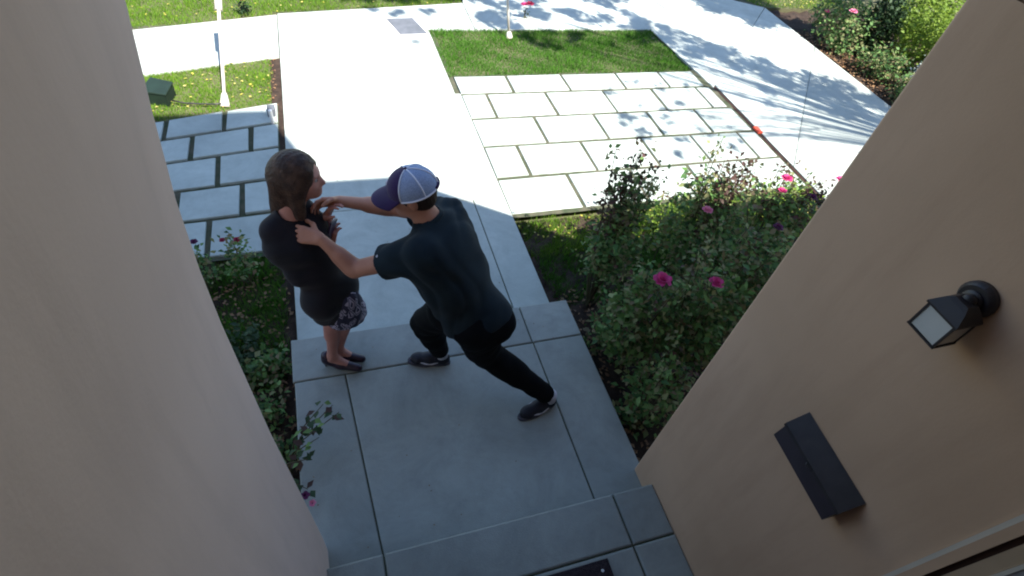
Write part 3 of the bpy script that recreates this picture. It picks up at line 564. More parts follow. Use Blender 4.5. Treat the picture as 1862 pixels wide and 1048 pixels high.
# plant leaning over the landing, its leaves large enough to pick apart
lp = empty('leaning_plant', (-0.45, 1.55, Z), 'leafy spray leaning from the narrow bed over the landing slab', 'plant')
sb = MB(); k = 0
for tip in [(-0.15, 1.62, 0.34), (-0.12, 1.56, 0.36), (-0.24, 1.50, 0.24), (-0.20, 1.66, 0.30), (-0.31, 1.42, 0.18), (-0.33, 1.30, 0.08)]:
    b = np.array((-0.45+random.uniform(-.02, .02), 1.5, Z)); tip = np.array(tip); mid = (b+tip)/2+np.array((-0.04, 0, 0.10))
    sb.tube([b, mid, tip], [0.005, 0.004, 0.002], 6)
    for j in range(9):
        t = 0.55+0.5*j/9; p = mid+(tip-mid)*(t-0.5)*2 if t < 1 else tip
        d = unit(np.array((random.uniform(-1, 1), random.uniform(-1, 1), random.uniform(-.2, .3)))); nn = unit(np.array((random.uniform(-.5, .5), random.uniform(-.5, .5), 1.0)))
        d = unit(d-nn*(d@nn)); V, F = leaf_mesh((p+RNG.normal(0, 0.012, 3))[None], nn[None], d[None], np.array([random.uniform(.04, .065)]), np.array([random.uniform(.026, .042)]))
        mesh_obj('leaf', V, F, random.choice(['leaf_dark', 'leaf_dark', 'leaf_rose', 'leaf_bronze']), lp)
sb.build('stems', 'stem', lp)
rose(lp, (-0.34, 1.26, 0.10), 0.022, 'petal_dark'); rose(lp, (-0.31, 1.22, 0.08), 0.018, 'petal_pale')
# top right bed
bush('shrub', (7.6, 6.45, Z), [(7.55, 6.45, 0.10, 0.36, 0.42), (7.65, 6.9, 0.15, 0.34, 0.40)], 'green rose shrub with a pale pink bloom at the corner of the side walk', 'shrub', 'leaf_rose', 3400, 0.05, 8, blooms=[(7.35, 6.35, 0.42, 0.06, 'petal_pale'), (7.32, 6.75, 0.25, 0.045, 'petal_pink')])
bush('shrub', (8.05, 6.35, Z), [(8.02, 6.35, 0.22, 0.28, 0.52)], 'tall dark green conical shrub between the rose shrub and the brilliant shrub', 'shrub', 'leaf_dark', 3600, 0.05, 8)
bush('shrub', (7.55, 5.75, Z), [(7.58, 5.75, -0.02, 0.24, 0.26), (7.6, 5.5, 0.02, 0.2, 0.25)], 'thin twiggy green shrub with bare lower stems over brown leaves', 'shrub', 'leaf_rose', 1500, 0.045, 14, stemr=0.010)
bush('shrub', (8.4, 5.9, Z), [(8.35, 5.85, 0.25, 0.42, 0.45), (8.8, 6.3, 0.35, 0.5, 0.5), (8.6, 5.4, 0.2, 0.4, 0.4)], 'brilliant yellow green shrub in full sun', 'shrub', 'leaf_bright', 8000, 0.05, 8)
bush('shrub', (7.85, 5.15, Z), [(7.85, 5.15, 0.05, 0.20, 0.30), (7.75, 4.85, 0.0, 0.18, 0.22)], 'silvery leaved shrub by the porch wall edge', 'shrub', 'leaf_silver', 1100, 0.05, 12, stemr=0.008)
bush('shrub', (7.5, 4.95, Z), [(7.5, 4.95, -0.02, 0.22, 0.24)], 'mid green low bush below the silvery shrub', 'shrub', 'leaf_rose', 1200, 0.045, 8)
bush('shrub', (9.6, 7.4, Z), [(9.6, 7.4, 0.6, 0.8, 0.9), (10.8, 6.4, 0.6, 0.9, 0.9)], 'broad loose shrub at the far back of the bed', 'shrub', 'leaf_bright', 5000, 0.07, 8)
leaves_flat([(7.16, 4.4), (7.9, 4.4), (7.9, 7.0), (7.16, 7.0)], -0.18, 900, 'leaf_dry', 'leaf_litter', 'brown fallen leaves along the bed beside the side walk', 0.05)
bush('flower_clump', (-0.72, 7.45, -0.16), [(-0.72, 7.45, -0.08, 0.09, 0.08)], 'small dark red flower clump at the top left of the frame', 'flower', 'leaf_dark', 160, 0.035, 4, blooms=[(-0.71, 7.36, 0.06, 0.055, 'petal_red'), (-0.66, 7.38, 0.05, 0.045, 'petal_dark')])
bush('flower_clump', (2.84, 7.36, -0.14), [(2.84, 7.36, -0.06, 0.04, 0.06)], 'small red pink flower clump beside the second white post', 'flower', 'leaf_dark', 30, 0.03, 3, blooms=[(2.83, 7.27, 0.08, 0.055, 'petal_red'), (2.76, 7.30, 0.06, 0.045, 'petal_pink')])

# trees beyond the house corner: they cast the dappled shade on the side walk
def tree(base, h, blobs, label, nleaf, size, bare=()):
    base = np.array(base, float); e = empty('tree', tuple(base), label, 'tree')
    tb = MB(); top = base+(0.15, 0.1, h*0.62)
    tb.tube([base, base+(0.05, 0, h*0.3), top], [0.14, 0.11, 0.07], 10)
    P = []
    tot = sum(b[3]**3 for b in blobs)
    for b in blobs:
        c = np.array(b[:3]); tb.tube([top-(0, 0, 0.3), (top+c)/2+RNG.normal(0, 0.15, 3)+(0, 0, 0.3), c], [0.030, 0.014, 0.005] if b[3] > 0.2 else [0.012, 0.008, 0.003], 6)
        for s in range(7 if b[3] > 0.25 else 0):
            t = c+rnd_unit(1)[0]*b[3]*0.95; tb.tube([c, t], [0.014, 0.005], 4)
        n = int(nleaf*b[3]**2.4/sum(q_[3]**2.4 for q_ in blobs)); cl = c+rnd_unit(max(8, n//60))*(RNG.uniform(0.2, 1, max(8, n//60))**0.5)[:, None]*b[3]*np.array((1, 1, 0.6))
        P.append(cl[RNG.integers(0, len(cl), n)]+RNG.normal(0, b[3]*0.13, (n, 3)))
    for s in bare: tb.tube([top]+[np.array(q) for q in s], [0.04]+[0.02]*(len(s)-1)+[0.008], 6)
    tb.build('trunk', 'bark', e, True)
    P = np.concatenate(P); n = len(P); D = rnd_unit(n); N = unit(rnd_unit(n)*0.8+(0, 0, .8)); D = unit(D-N*np.sum(D*N, axis=1)[:, None]); Ls = RNG.uniform(.7, 1.3, n)*size
    V, F = leaf_mesh(P, N, D, Ls, Ls*0.6); mesh_obj('crown', V, F, 'leaf_rose', e, kind='stuff')
def up(x, y, h=4.6):   # a point of the crown that shades the ground at x, y
    L = (h+0.14)/1.4; return (x+0.355*L, y-0.935*L, h)
bl = [(*up(x, y), r) for x, y, r in [(4.7, 6.9, .34), (5.1, 6.5, .36), (5.5, 6.1, .36), (5.9, 5.75, .36), (6.35, 5.35, .36), (6.8, 5.1, .36), (7.2, 4.8, .34), (6.2, 4.75, .20), (6.7, 4.3, .22), (5.5, 5.35, .12), (5.3, 5.0, .08)]]
for k in range(26): bl.append((*up(random.uniform(2.1, 4.7), random.uniform(7.1, 8.2), random.uniform(4.3, 4.9)), random.uniform(.10, .24)))
for k in range(12): bl.append((*up(random.uniform(2.3, 4.5), random.uniform(6.5, 7.1), random.uniform(4.3, 4.9)), random.uniform(.06, .16)))
for k in range(30): bl.append((*up(3.15+random.uniform(0, 1.35), random.uniform(4.15, 5.7), random.uniform(4.3, 4.9)), random.uniform(.035, .075)))
tree((7.9, 1.7, -0.2), 5.0, bl, 'broad leafy tree by the house corner, casting dappled shade on the side walk', 12500, 0.075)
tree((8.9, 3.4, -0.2), 5.2, [(*up(6.3, 8.0), 0.42), (*up(6.8, 7.5), 0.42), (*up(7.35, 7.15), 0.36), (*up(6.9, 8.1), 0.5)], 'second leafy tree further along, shading the far end of the side walk', 12000, 0.085)
bl = [(*up(x, y, 6.0), r) for x, y, r in [(0.7, 8.15, .28), (1.2, 8.15, .3), (1.8, 8.2, .3), (1.1, 7.5, .10), (1.5, 7.55, .09), (0.8, 7.6, .07), (1.2, 6.7, .05), (2.3, 8.2, .3)]]
tree((10.5, 0.2, -0.2), 6.6, bl, 'tall leafy tree beyond the roof whose limbs reach over the yard', 5000, 0.08)

# ------------------------------------------------------------------ people: smooth implicit bodies turned into one mesh each
class Field:
    def __init__(s, lo, hi, h):
        s.lo = np.array(lo, float); s.h = h; s.n = np.ceil((np.array(hi)-s.lo)/h).astype(int)+1
        s.F = np.full(tuple(s.n), 0.2, np.float32)
    def region(s, lo, hi):
        a = np.maximum(np.floor((np.array(lo)-s.lo)/s.h).astype(int), 0); b = np.minimum(np.ceil((np.array(hi)-s.lo)/s.h).astype(int)+1, s.n)
        if (b <= a).any(): return None
        ax = [s.lo[i]+s.h*np.arange(a[i], b[i]) for i in range(3)]
        return tuple(slice(a[i], b[i]) for i in range(3)), ax[0][:, None, None], ax[1][None, :, None], ax[2][None, None, :]
    def union(s, sl, d, k):
        F = s.F[sl]
        if k <= 0: s.F[sl] = np.minimum(F, d); return
        t = np.clip(0.5+0.5*(F-d)/k, 0, 1); s.F[sl] = F*(1-t)+d*t-k*t*(1-t)
    def cap(s, a, b, ra, rb, k=0.02, sub=False):
        a = np.array(a, float); b = np.array(b, float); m = max(ra, rb)+k*1.5+0.03
        r = s.region(np.minimum(a, b)-m, np.maximum(a, b)+m)
        if r is None: return s
        sl, X, Y, Zz = r; ab = b-a; L2 = max(ab@ab, 1e-9)
        t = np.clip(((X-a[0])*ab[0]+(Y-a[1])*ab[1]+(Zz-a[2])*ab[2])/L2, 0, 1)
        d = np.sqrt((X-a[0]-t*ab[0])**2+(Y-a[1]-t*ab[1])**2+(Zz-a[2]-t*ab[2])**2)-(ra+(rb-ra)*t)
        if sub: s.F[sl] = np.maximum(s.F[sl], -d)
        else: s.union(sl, d.astype(np.float32), k)
        return s
    def ell(s, c, ax, rad, k=0.02, sub=False):
        """ax: 3x3 rows = local axes"""
        c = np.array(c, float); ax = np.array(ax, float); m = max(rad)+k*1.5+0.03; r = s.region(c-m, c+m)
        if r is None: return s
        sl, X, Y, Zz = r; k0 = 0; k1 = 0
        for i in range(3):
            q = (X-c[0])*ax[i][0]+(Y-c[1])*ax[i][1]+(Zz-c[2])*ax[i][2]; k0 = k0+(q/rad[i])**2; k1 = k1+(q/rad[i]**2)**2
        k0 = np.sqrt(k0); d = k0*(k0-1)/(np.sqrt(k1)+1e-6)
        if sub:
            s.F[sl] = np.maximum(s.F[sl], -d)
        else: s.union(sl, d.astype(np.float32), k)
        return s
    def plane(s, p, nrm, lo=None, hi=None):
        """remove what lies beyond the plane, inside the box lo..hi"""
        r = s.region(lo if lo is not None else s.lo, hi if hi is not None else s.lo+s.n*s.h)
        if r is None: return s
        sl, X, Y, Zz = r; nrm = unit(np.array(nrm, float)); p = np.array(p, float)
        d = (X-p[0])*nrm[0]+(Y-p[1])*nrm[1]+(Zz-p[2])*nrm[2]; s.F[sl] = np.maximum(s.F[sl], d); return s
    def wrinkle(s, amp, fr, dirs, lo=None, hi=None, ridge=True):
        r = s.region(lo if lo is not None else s.lo, hi if hi is not None else s.lo+s.n*s.h); sl, X, Y, Zz = r
        w = 0
        for d in dirs:
            ph = d[0]*X+d[1]*Y+d[2]*Zz
            q = np.sin(ph*fr+1.7*np.sin(X*9+d[2]*5)+1.4*np.sin(Zz*11+Y*7)); env = 0.55+0.45*np.sin(X*13+Y*11*d[0]+Zz*8+d[1]*3)
            w = w+((1-np.sqrt(q*q+0.06))*1.5-0.45)*env*1.3
        s.F[sl] += (w*amp).astype(np.float32); return s
    def mesh(s, smooth_it=1):
        F = s.F; ins = F < 0; n = F.shape
        c = np.zeros(tuple(k-1 for k in n), np.uint8)
        for dx in (0, 1):
            for dy in (0, 1):
                for dz in (0, 1): c += ins[dx:n[0]-1+dx, dy:n[1]-1+dy, dz:n[2]-1+dz]
        act = (c > 0) & (c < 8); idx = np.argwhere(act); ids = np.full(act.shape, -1, np.int64); ids[act] = np.arange(len(idx))
        acc = np.zeros((len(idx), 3)); cnt = np.zeros(len(idx))
        corners = [(a, b, d) for a in (0, 1) for b in (0, 1) for d in (0, 1)]
        val = {q: F[idx[:, 0]+q[0], idx[:, 1]+q[1], idx[:, 2]+q[2]] for q in corners}
        for q in corners:
            for ax in range(3):
                if q[ax] == 0:
                    q2 = list(q); q2[ax] = 1; q2 = tuple(q2); a = val[q]; b = val[q2]; m = (a < 0) != (b < 0)
                    t = np.where(m, a/(a-b+1e-12), 0); p = np.tile(np.array(q, float), (len(idx), 1)); p[:, ax] = t
                    acc[m] += p[m]; cnt[m] += 1
        V = (idx+acc/np.maximum(cnt, 1)[:, None])*s.h+s.lo
        Q = []
        for ax in range(3):
            u, v = (ax+1) % 3, (ax+2) % 3; sa = [slice(None)]*3; sb = [slice(None)]*3; sa[ax] = slice(0, -1); sb[ax] = slice(1, None)
            A = ins[tuple(sa)]; B = ins[tuple(sb)]; e = np.argwhere(A != B); ok = (e[:, u] > 0) & (e[:, v] > 0) & (e[:, u] < n[u]-1) & (e[:, v] < n[v]-1); e = e[ok]
            fl = A[e[:, 0], e[:, 1], e[:, 2]]
            def cid(du, dv):
                q = e.copy(); q[:, u] += du; q[:, v] += dv; return ids[q[:, 0], q[:, 1], q[:, 2]]
            f = np.stack([cid(-1, -1), cid(0, -1), cid(0, 0), cid(-1, 0)], 1); f[~fl] = f[~fl][:, ::-1]; Q.append(f)
        Q = np.concatenate(Q)
        for _ in range(smooth_it):
            S = np.zeros_like(V); C = np.zeros(len(V))
            for i in range(4):
                a = Q[:, i]; b = Q[:, (i+1) % 4]
                np.add.at(S, a, V[b]); np.add.at(S, b, V[a]); np.add.at(C, a, 1); np.add.at(C, b, 1)
            V = V*0.5+0.5*S/np.maximum(C, 1)[:, None]
        return V, Q
    def build(s, name, m, parent, it=1, **k):
        V, Q = s.mesh(it); return mesh_obj(name, V, Q, m, parent, True, **k)
def frame(F, up=(0, 0, 1)):
    F = unit(np.array(F, float)); R_ = unit(np.cross(F, up)); U = np.cross(R_, F); return F, R_, U      # forward, right, up
def hand(fl, W, d, n, side, sz=1.0, curl=(0.35, 0.55, 0.4), spread=0.05, thumb=0.5):
    """adds palm, four fingers and thumb; n = side towards which the fingers curl, side = thumb side"""
    W = np.array(W, float); d = unit(np.array(d, float)); n = np.array(n, float); n = unit(n-d*(n@d)); s_ = np.array(side, float); s_ = unit(s_-d*(s_@d)-n*(s_@n))
    offs = [0.030, 0.010, -0.011, -0.030]; Ln = [0.072, 0.080, 0.074, 0.058]
    for i in range(4):
        K = W+d*(0.088-0.006*abs(i-1))*sz+s_*offs[i]*sz
        fl.cap(W+d*0.012*sz+s_*offs[i]*0.55*sz, K, 0.0165*sz, 0.0125*sz, 0.012)
        p = K; dd = unit(d+s_*spread*(1.5-i)); a = 0
        for j, fr in enumerate((0.46, 0.31, 0.23)):
            a += curl[j]*(1+0.12*i); v = dd*math.cos(a)+n*math.sin(a); q = p+v*Ln[i]*fr*sz
            fl.cap(p, q, (0.0095-0.001*j)*sz, (0.0087-0.001*j)*sz, 0.004); p = q
    p = W+d*0.022*sz+s_*0.024*sz
    for v, L, r in ((d*0.55+s_*0.75+n*0.35, 0.042, 0.0135), (d*0.9+s_*(0.5-thumb)+n*0.5, 0.034, 0.0105), (d*0.95-s_*thumb*0.4+n*0.7, 0.028, 0.009)):
        q = p+unit(v)*L*sz; fl.cap(p, q, r*sz, r*0.9*sz, 0.006); p = q
def head_sdf(fl, c, F, R_, U, sc=1.0, nose=1.0):
    A = [F, R_, U]; P = lambda f, r, u: np.array(c)+(F*f+R_*r+U*u)*sc
    fl.ell(P(-0.012, 0, 0.022), A, (0.096*sc, 0.076*sc, 0.098*sc), 0.0)
    fl.ell(P(0.022, 0, -0.035), A, (0.068*sc, 0.058*sc, 0.078*sc), 0.03)
    fl.ell(P(0.052, 0, -0.088), A, (0.028*sc, 0.026*sc, 0.022*sc), 0.03)         # chin
    fl.cap(P(0.082, 0, 0.006), P(0.100, 0, -0.030), 0.007*sc, 0.012*sc, 0.012)     # nose
    fl.cap(P(0.092, -0.010, -0.034), P(0.092, 0.010, -0.034), 0.008*sc, 0.008*sc, 0.006)
    fl.cap(P(0.074, -0.034, 0.026), P(0.084, -0.008, 0.022), 0.008*sc, 0.008*sc, 0.01); fl.cap(P(0.074, 0.034, 0.026), P(0.084, 0.008, 0.022), 0.008*sc, 0.008*sc, 0.01)
    for s in (-1, 1):
        fl.ell(P(0.086, s*0.030, 0.006), A, (0.014*sc, 0.015*sc, 0.009*sc), 0, sub=True)
        fl.ell(P(0.052, s*0.044, -0.022), A, (0.022*sc, 0.016*sc, 0.018*sc), 0.02)  # cheek
        fl.ell(P(-0.012, s*0.078, -0.008), [F, R_, U], (0.019*sc, 0.008*sc, 0.032*sc), 0.006)   # ear
    fl.cap(P(0.080, -0.018, -0.056), P(0.080, 0.018, -0.056), 0.009*sc, 0.009*sc, 0.008)
    return P
def ball(c, r, name, m, parent, ax=None, rad=None, nu=14, nv=9):
    v = []; f = []
    A = np.array(ax) if ax is not None else np.eye(3); rad = rad or (r, r, r)
    for j in range(nv+1):
        t = math.pi*j/nv
        for i in range(nu):
            q = 2*math.pi*i/nu; l = np.array((math.sin(t)*math.cos(q)*rad[0], math.sin(t)*math.sin(q)*rad[1], math.cos(t)*rad[2])); v.append(np.array(c)+l@A)
    f = [(j*nu+i, (j+1)*nu+i, (j+1)*nu+(i+1) % nu, j*nu+(i+1) % nu) for j in range(nv) for i in range(nu)]
    return mesh_obj(name, v, f, m, parent, True)
def face_parts(P, F, R_, U, sc, parent):
    for s in (-1, 1):
        e = ball(P(0.0715, s*0.030, 0.006), 0.0125*sc, 'eye', 'eye_white', parent)
        ball(P(0.0795, s*0.030, 0.005), 0.0058*sc, 'iris', 'eye_dark', e, nu=10, nv=6)
    ball(P(0.0855, 0, -0.056), 0, 'lips', 'lip', parent, ax=[F, R_, U], rad=(0.006*sc, 0.021*sc, 0.0075*sc))
L3 = lambda a, b, t: np.array(a, float)*(1-t)+np.array(b, float)*t
def P3(u, v, z):     # a joint seen at that point of the view, at height z
    d = Rm @ Vector((u-931, 524-v, -1015)); t = (z-CAM_Z)/d.z; return np.array((d.x*t, d.y*t, z))

# ---- the man in the cap
MJ = dict(head=P3(748, 352, 1.50), neck=P3(778, 398, 1.37), pelvis=P3(856, 562, .90),
          ls=P3(770, 462, 1.31), le=P3(645, 490, 1.10), lw=P3(582, 434, 1.25), rs=P3(815, 392, 1.28), re=P3(712, 378, 1.16), rw=P3(618, 366, 1.30),
          lh=P3(872, 590, .86), lk=P3(884, 642, .50), la=P3(1000, 722, .11), rh=P3(822, 560, .88), rk=P3(774, 587, .50), ra=P3(803, 642, .11), lt=P3(962, 749, .035), rt=P3(752, 652, .035))
man = empty('person', (0.6, 1.8, 0), 'man in dark polo, black trousers and purple cap, lunging with both arms stretched forward', 'person')
J = MJ; spine = unit(J['neck']-J['pelvis']); across = unit(J['rs']-J['ls']); front = unit(np.cross(spine, across)); front = front if front[0] < 0 else -front
mF, mR, mU = frame((-0.96, 0.22, -0.20), up=unit(np.array((-0.22, 0.05, 1.0))))
lo = (-0.42, 1.2, -0.02); hi = (1.42, 2.45, 1.78)
def torso(fl, grow=0.0, k=0.05, hips=True):
    s0 = J['pelvis']+spine*0.02; ctr = L3(J['ls'], J['rs'], 0.5); w1 = ctr-spine*0.10; w2 = L3(s0, ctr, 0.42)
    fl.cap(J['ls'], J['rs'], 0.066+grow, 0.066+grow, k); fl.cap(ctr+spine*0.02, J['neck'], 0.07+grow, 0.06+grow*0.4, k)
    fl.cap(w1-across*0.085, w1+across*0.085, 0.112+grow, 0.112+grow, k); fl.cap(w1+front*0.035-across*.06, w1+front*0.035+across*.06, 0.114+grow, 0.114+grow, k); fl.cap(w2+front*0.035-across*0.05, w2+front*0.035+across*0.05, 0.108+grow, 0.108+grow, k)
    fl.cap(w2-across*0.07, w2+across*0.07, 0.108+grow, 0.108+grow, k)
    fl.cap(w1, s0, 0.115+grow, 0.125+grow, k)
    hx = unit(J['rh']-J['lh']); fl.cap(J['pelvis']-hx*0.06, J['pelvis']+hx*0.06, 0.118+grow, 0.112+grow, k)
    fl.cap(J['pelvis']-front*0.045-spine*0.05-hx*0.06, J['pelvis']-front*0.045-spine*0.05+hx*0.06, 0.095+grow, 0.095+grow, k)
b = Field(lo, hi, 0.0052)
torso(b, -0.012)
for h_, k_, a_, t_ in (('lh', 'lk', 'la', 'lt'), ('rh', 'rk', 'ra', 'rt')):
    b.cap(J[h_], J[k_], 0.078, 0.052, 0.03); b.cap(J[k_], J[a_], 0.050, 0.032, 0.02); b.cap(L3(J[k_], J[a_], .2), L3(J[k_], J[a_], .5), 0.048, 0.042, 0.02); b.cap(J[a_]-(0, 0, .05), J[t_], 0.03, 0.022, 0.02)
for s_, e_, w_ in (('ls', 'le', 'lw'), ('rs', 're', 'rw')):
    b.cap(J[s_], J[e_], 0.052, 0.041, 0.03); b.cap(J[e_], J[w_], 0.042, 0.026, 0.012); b.cap(L3(J[e_], J[w_], .12), L3(J[e_], J[w_], .45), 0.044, 0.038, 0.02)
hc = J['head']; b.cap(J['neck']-spine*0.05, hc-mU*0.05-mF*0.015, 0.062, 0.056, 0.03)
Pm = head_sdf(b, hc, mF, mR, mU, 1.0)
hand(b, J['lw'], unit(np.array((-0.80, 0.25, 0.15))), (0.1, 0.75, -0.7), (-0.1, 0.5, 0.8), 0.98, curl=(0.35, 0.5, 0.4), thumb=0.2)
hand(b, J['rw'], unit(np.array((-0.92, -0.12, 0.12))), (-0.1, -0.9, -0.4), (0.1, -0.3, 0.9), 0.98, curl=(0.35, 0.5, 0.4), thumb=0.2)
b.build('body', 'skin_tan', man, 1); face_parts(Pm, mF, mR, mU, 1.0, man)
# polo shirt
s = Field((-0.1, 1.3, 0.7), (1.0, 2.4, 1.55), 0.0055)
torso(s, 0.018, 0.07)
for sh, el in (('ls', 'le'), ('rs', 're')):
    en = L3(J[sh], J[el], 0.60); s.cap(J[sh], en, 0.078, 0.080, 0.035)
hem = J['pelvis']-spine*0.06
s.cap(L3(J['neck'], hem, .5)+front*0.02, hem+front*0.02, 0.125, 0.158, 0.05)
s.wrinkle(0.0058, 24, [(0.95, 0.3, 0.35), (0.5, -0.9, 0.5)]); s.wrinkle(0.006, 13, [(0.2, 0.9, 0.5)])
s.plane(hem, -spine)
for sh, el in (('ls', 'le'), ('rs', 're')):
    en = L3(J[sh], J[el], 0.56); d = unit(J[el]-J[sh]); bx = 0.12
    s.plane(en, d, en+d*0.07-bx, en+d*0.07+bx); s.cap(en-d*0.025, en+d*0.05, 0.064, 0.068, 0, sub=True)
s.cap(J['neck']-spine*0.012, J['neck']+spine*0.12, 0.066, 0.085, 0, sub=True)
s.build('polo_shirt', 'shirt_cloth', man, 1)
nk = J['neck']-spine*0.012; cl = []
for t in np.linspace(0.35, 2*math.pi-0.35, 22): cl.append(nk+(front*math.cos(t)+across*math.sin(t))*0.070+spine*(0.006-0.012*math.cos(t)))
MB().tube(cl, 0.0125, 8).build('collar', 'shirt_cloth', man, True)
en = L3(J['ls'], J['le'], 0.50); d = unit(J['le']-J['ls']); up_ = unit(np.array((-0.3, -0.35, 1.0))); up_ = unit(up_-d*(up_@d)); sd_ = np.cross(d, up_)
MB().tube([en+up_*0.072-sd_*0.008, en+up_*0.0765, en+up_*0.072+sd_*0.008], [0.004, 0.0065, 0.004], 6).build('sleeve_mark', 'shoe_white', man, True)
# trousers
t = Field((0.2, 1.3, 0.03), (1.35, 2.3, 1.05), 0.0055)
hx = unit(J['rh']-J['lh']); pv = J['pelvis']
t.cap(pv-hx*0.07, pv+hx*0.07, 0.130, 0.125, 0.05); t.cap(pv-front*0.06-spine*0.06-hx*0.065, pv-front*0.06-spine*0.06+hx*0.065, 0.100, 0.100, 0.05)
for h_, k_, a_ in (('lh', 'lk', 'la'), ('rh', 'rk', 'ra')):
    t.cap(J[h_], J[k_], 0.108, 0.084, 0.05); an = J[a_]+unit(J[k_]-J[a_])*0.055; t.cap(J[k_], an, 0.080, 0.060, 0.03); t.cap(L3(J[k_], an, .2), L3(J[k_], an, .5), 0.078, 0.072, 0.03)
t.cap(J['lh']+(-0.02, 0.01, 0), L3(J['lh'], J['lk'], .75)+np.array((-0.025, 0.01, 0)), 0.122, 0.092, 0.04); t.cap(J['lh'], J['rh'], 0.11, 0.11, 0.06)
t.wrinkle(0.0036, 22, [(0.5, 0.3, 1.0), (-0.8, 0.2, 0.7)]); t.wrinkle(0.0018, 60, [(0.2, 0.1, 1.0)], (0.2, 1.3, 0.03), (1.35, 2.3, 0.28))
t.plane(pv+spine*0.09, spine)
t.build('trousers', 'trouser_cloth', man, 1)
def sneaker(ank, toe, par):
    dd = toe-ank; dd[2] = 0; dd = unit(dd); sd = np.array((-dd[1], dd[0], 0)); gz = 0.0; hl = np.array((ank[0], ank[1], 0))-dd*0.055; L = 0.29
    root = Field(hl-(0.2, 0.2, 0.02), hl+(0.2, 0.2, 0.17)+np.abs(dd)*(0.28, 0.28, 0), 0.005) if False else None
    ctr = hl+dd*L*0.5; fl = Field(ctr-(0.19, 0.19, 0.0), ctr+(0.19, 0.19, 0.17), 0.0045); up = np.array((0, 0, 1.0))
    Q = lambda f, r, u: hl+dd*f+sd*r+up*u
    fl.cap(Q(0.035, 0, 0.05), Q(0.13, 0, 0.045), 0.036, 0.037, 0.02); fl.cap(Q(0.13, 0, 0.043), Q(0.225, -0.004, 0.032), 0.040, 0.030, 0.03); fl.cap(Q(0.20, -0.012, 0.034), Q(0.20, 0.014, 0.034), 0.030, 0.028, 0.03)
    fl.cap(Q(0.05, 0, 0.05), Q(0.055, 0, 0.100), 0.036, 0.036, 0.02); fl.cap(Q(0.09, 0, 0.07), Q(0.15, 0, 0.055), 0.032, 0.027, 0.02)
    fl.plane(Q(0, 0, 0.018), (0, 0, -1)); fl.plane(Q(0.05, 0, 0.112), (0, 0, 1))
    up_o = fl.build('shoe', 'shoe_black', par, 1)
    n = 26; ov = []
    for i in range(n):
        q = 2*math.pi*i/n; f = 0.132+0.138*math.cos(q); wv = (0.044 if math.cos(q) > 0 else 0.036)*math.sin(q)*(abs(math.sin(q))**-0.25 if abs(math.sin(q)) > .05 else 1)
        ov.append((Q(f, wv, 0)[0], Q(f, wv, 0)[1]))
    MB().prism(ccw(ov), 0.001, 0.020, 0.003).build('sole', 'shoe_sole', up_o)
    for sg in (-1, 1):
        st = [Q(0.075, sg*0.0385, 0.052), Q(0.11, sg*0.040, 0.040), Q(0.15, sg*0.041, 0.040), Q(0.20, sg*0.036, 0.048)]
        MB().tube(st, [0.004, 0.0095, 0.008, 0.003], 6).build('side_stripe', 'shoe_white', up_o, True)
    MB().tube([Q(0.053, 0, 0.085), Q(0.055, 0, 0.115), Q(0.055, 0, 0.150)], [0.041, 0.041, 0.038], 14).build('sock', 'shoe_white', up_o, True)
    lc = MB()
    for i in range(4): lc.tube([Q(0.10+i*0.018, -0.018, 0.088-i*0.007), Q(0.104+i*0.018, 0, 0.097-i*0.008), Q(0.10+i*0.018, 0.018, 0.088-i*0.007)], 0.0025, 5)
    lc.build('laces', 'shoe_white', up_o)
sneaker(J['la'].copy(), J['lt'].copy(), man); sneaker(J['ra'].copy(), J['rt'].copy(), man)
# hair and cap
hf = Field(hc-0.16, hc+0.16, 0.005); hf.ell(Pm(-0.018, 0, 0.020), [mF, mR, mU], (0.097, 0.081, 0.098), 0); hf.ell(Pm(-0.05, 0, -0.03), [mF, mR, mU], (0.055, 0.062, 0.05), 0.02)
hf.wrinkle(0.0012, 160, [(1, 0.3, 0.4), (0.2, 1, 0.1)]); hf.plane(Pm(0.052, 0, 0.02), unit(mF+mU*0.25)); hf.plane(Pm(-0.03, 0, -0.075), -unit(mU-mF*0.1))
hf.ell(Pm(-0.005, 0.085, -0.02), [mF, mR, mU], (0.03, 0.02, 0.05), 0, sub=True); hf.ell(Pm(-0.005, -0.085, -0.02), [mF, mR, mU], (0.03, 0.02, 0.05), 0, sub=True)
hf.build('hair', 'hair_dark', man, 0)
cU = unit(mU+mF*0.10); cF = unit(mF-cU*(mF@cU)); cR = np.cross(cF, cU)
cap_c = Pm(-0.012, 0, 0.034)
def capP(th, ph, g=0.0): return cap_c+(cF*math.cos(ph)*(0.112+g)+cR*math.sin(ph)*(0.094+g))*math.cos(th)+cU*(0.098+g)*math.sin(th)
def cap_panel(p0, p1, name, m, par):
    nu, nv = 14, 12; v = []
    for j in range(nv+1):
        for i in range(nu+1): v.append(capP(-0.08+j/nv*(math.pi/2+0.08)*0.995, p0+(p1-p0)*i/nu))
    f = [(j*(nu+1)+i, j*(nu+1)+i+1, (j+1)*(nu+1)+i+1, (j+1)*(nu+1)+i) for j in range(nv) for i in range(nu)]
    return mesh_obj(name, v, f, m, par, True)
cp0 = cap_panel(-1.15, 0.0, 'cap_front', 'cap_purple', man); cap_panel(0.0, 1.15, 'cap_front', 'cap_purple', man)
for k in range(4):
    a0 = 1.15+k*(2*math.pi-2.3)/4; cap_panel(a0, a0+(2*math.pi-2.3)/4, 'cap_back', 'cap_mesh', man)
sm = MB()
for k in range(5):
    a0 = 1.15+k*(2*math.pi-2.3)/4; sm.tube([capP(tt, a0, 0.0008) for tt in np.linspace(-0.06, 1.54, 14)], 0.0034, 5)
sm.tube([capP(-0.06, a, 0.0008) for a in np.linspace(1.15, 2*math.pi-1.15, 30)], 0.0045, 5); sm.build('cap_seams', 'cap_seam', man, True)
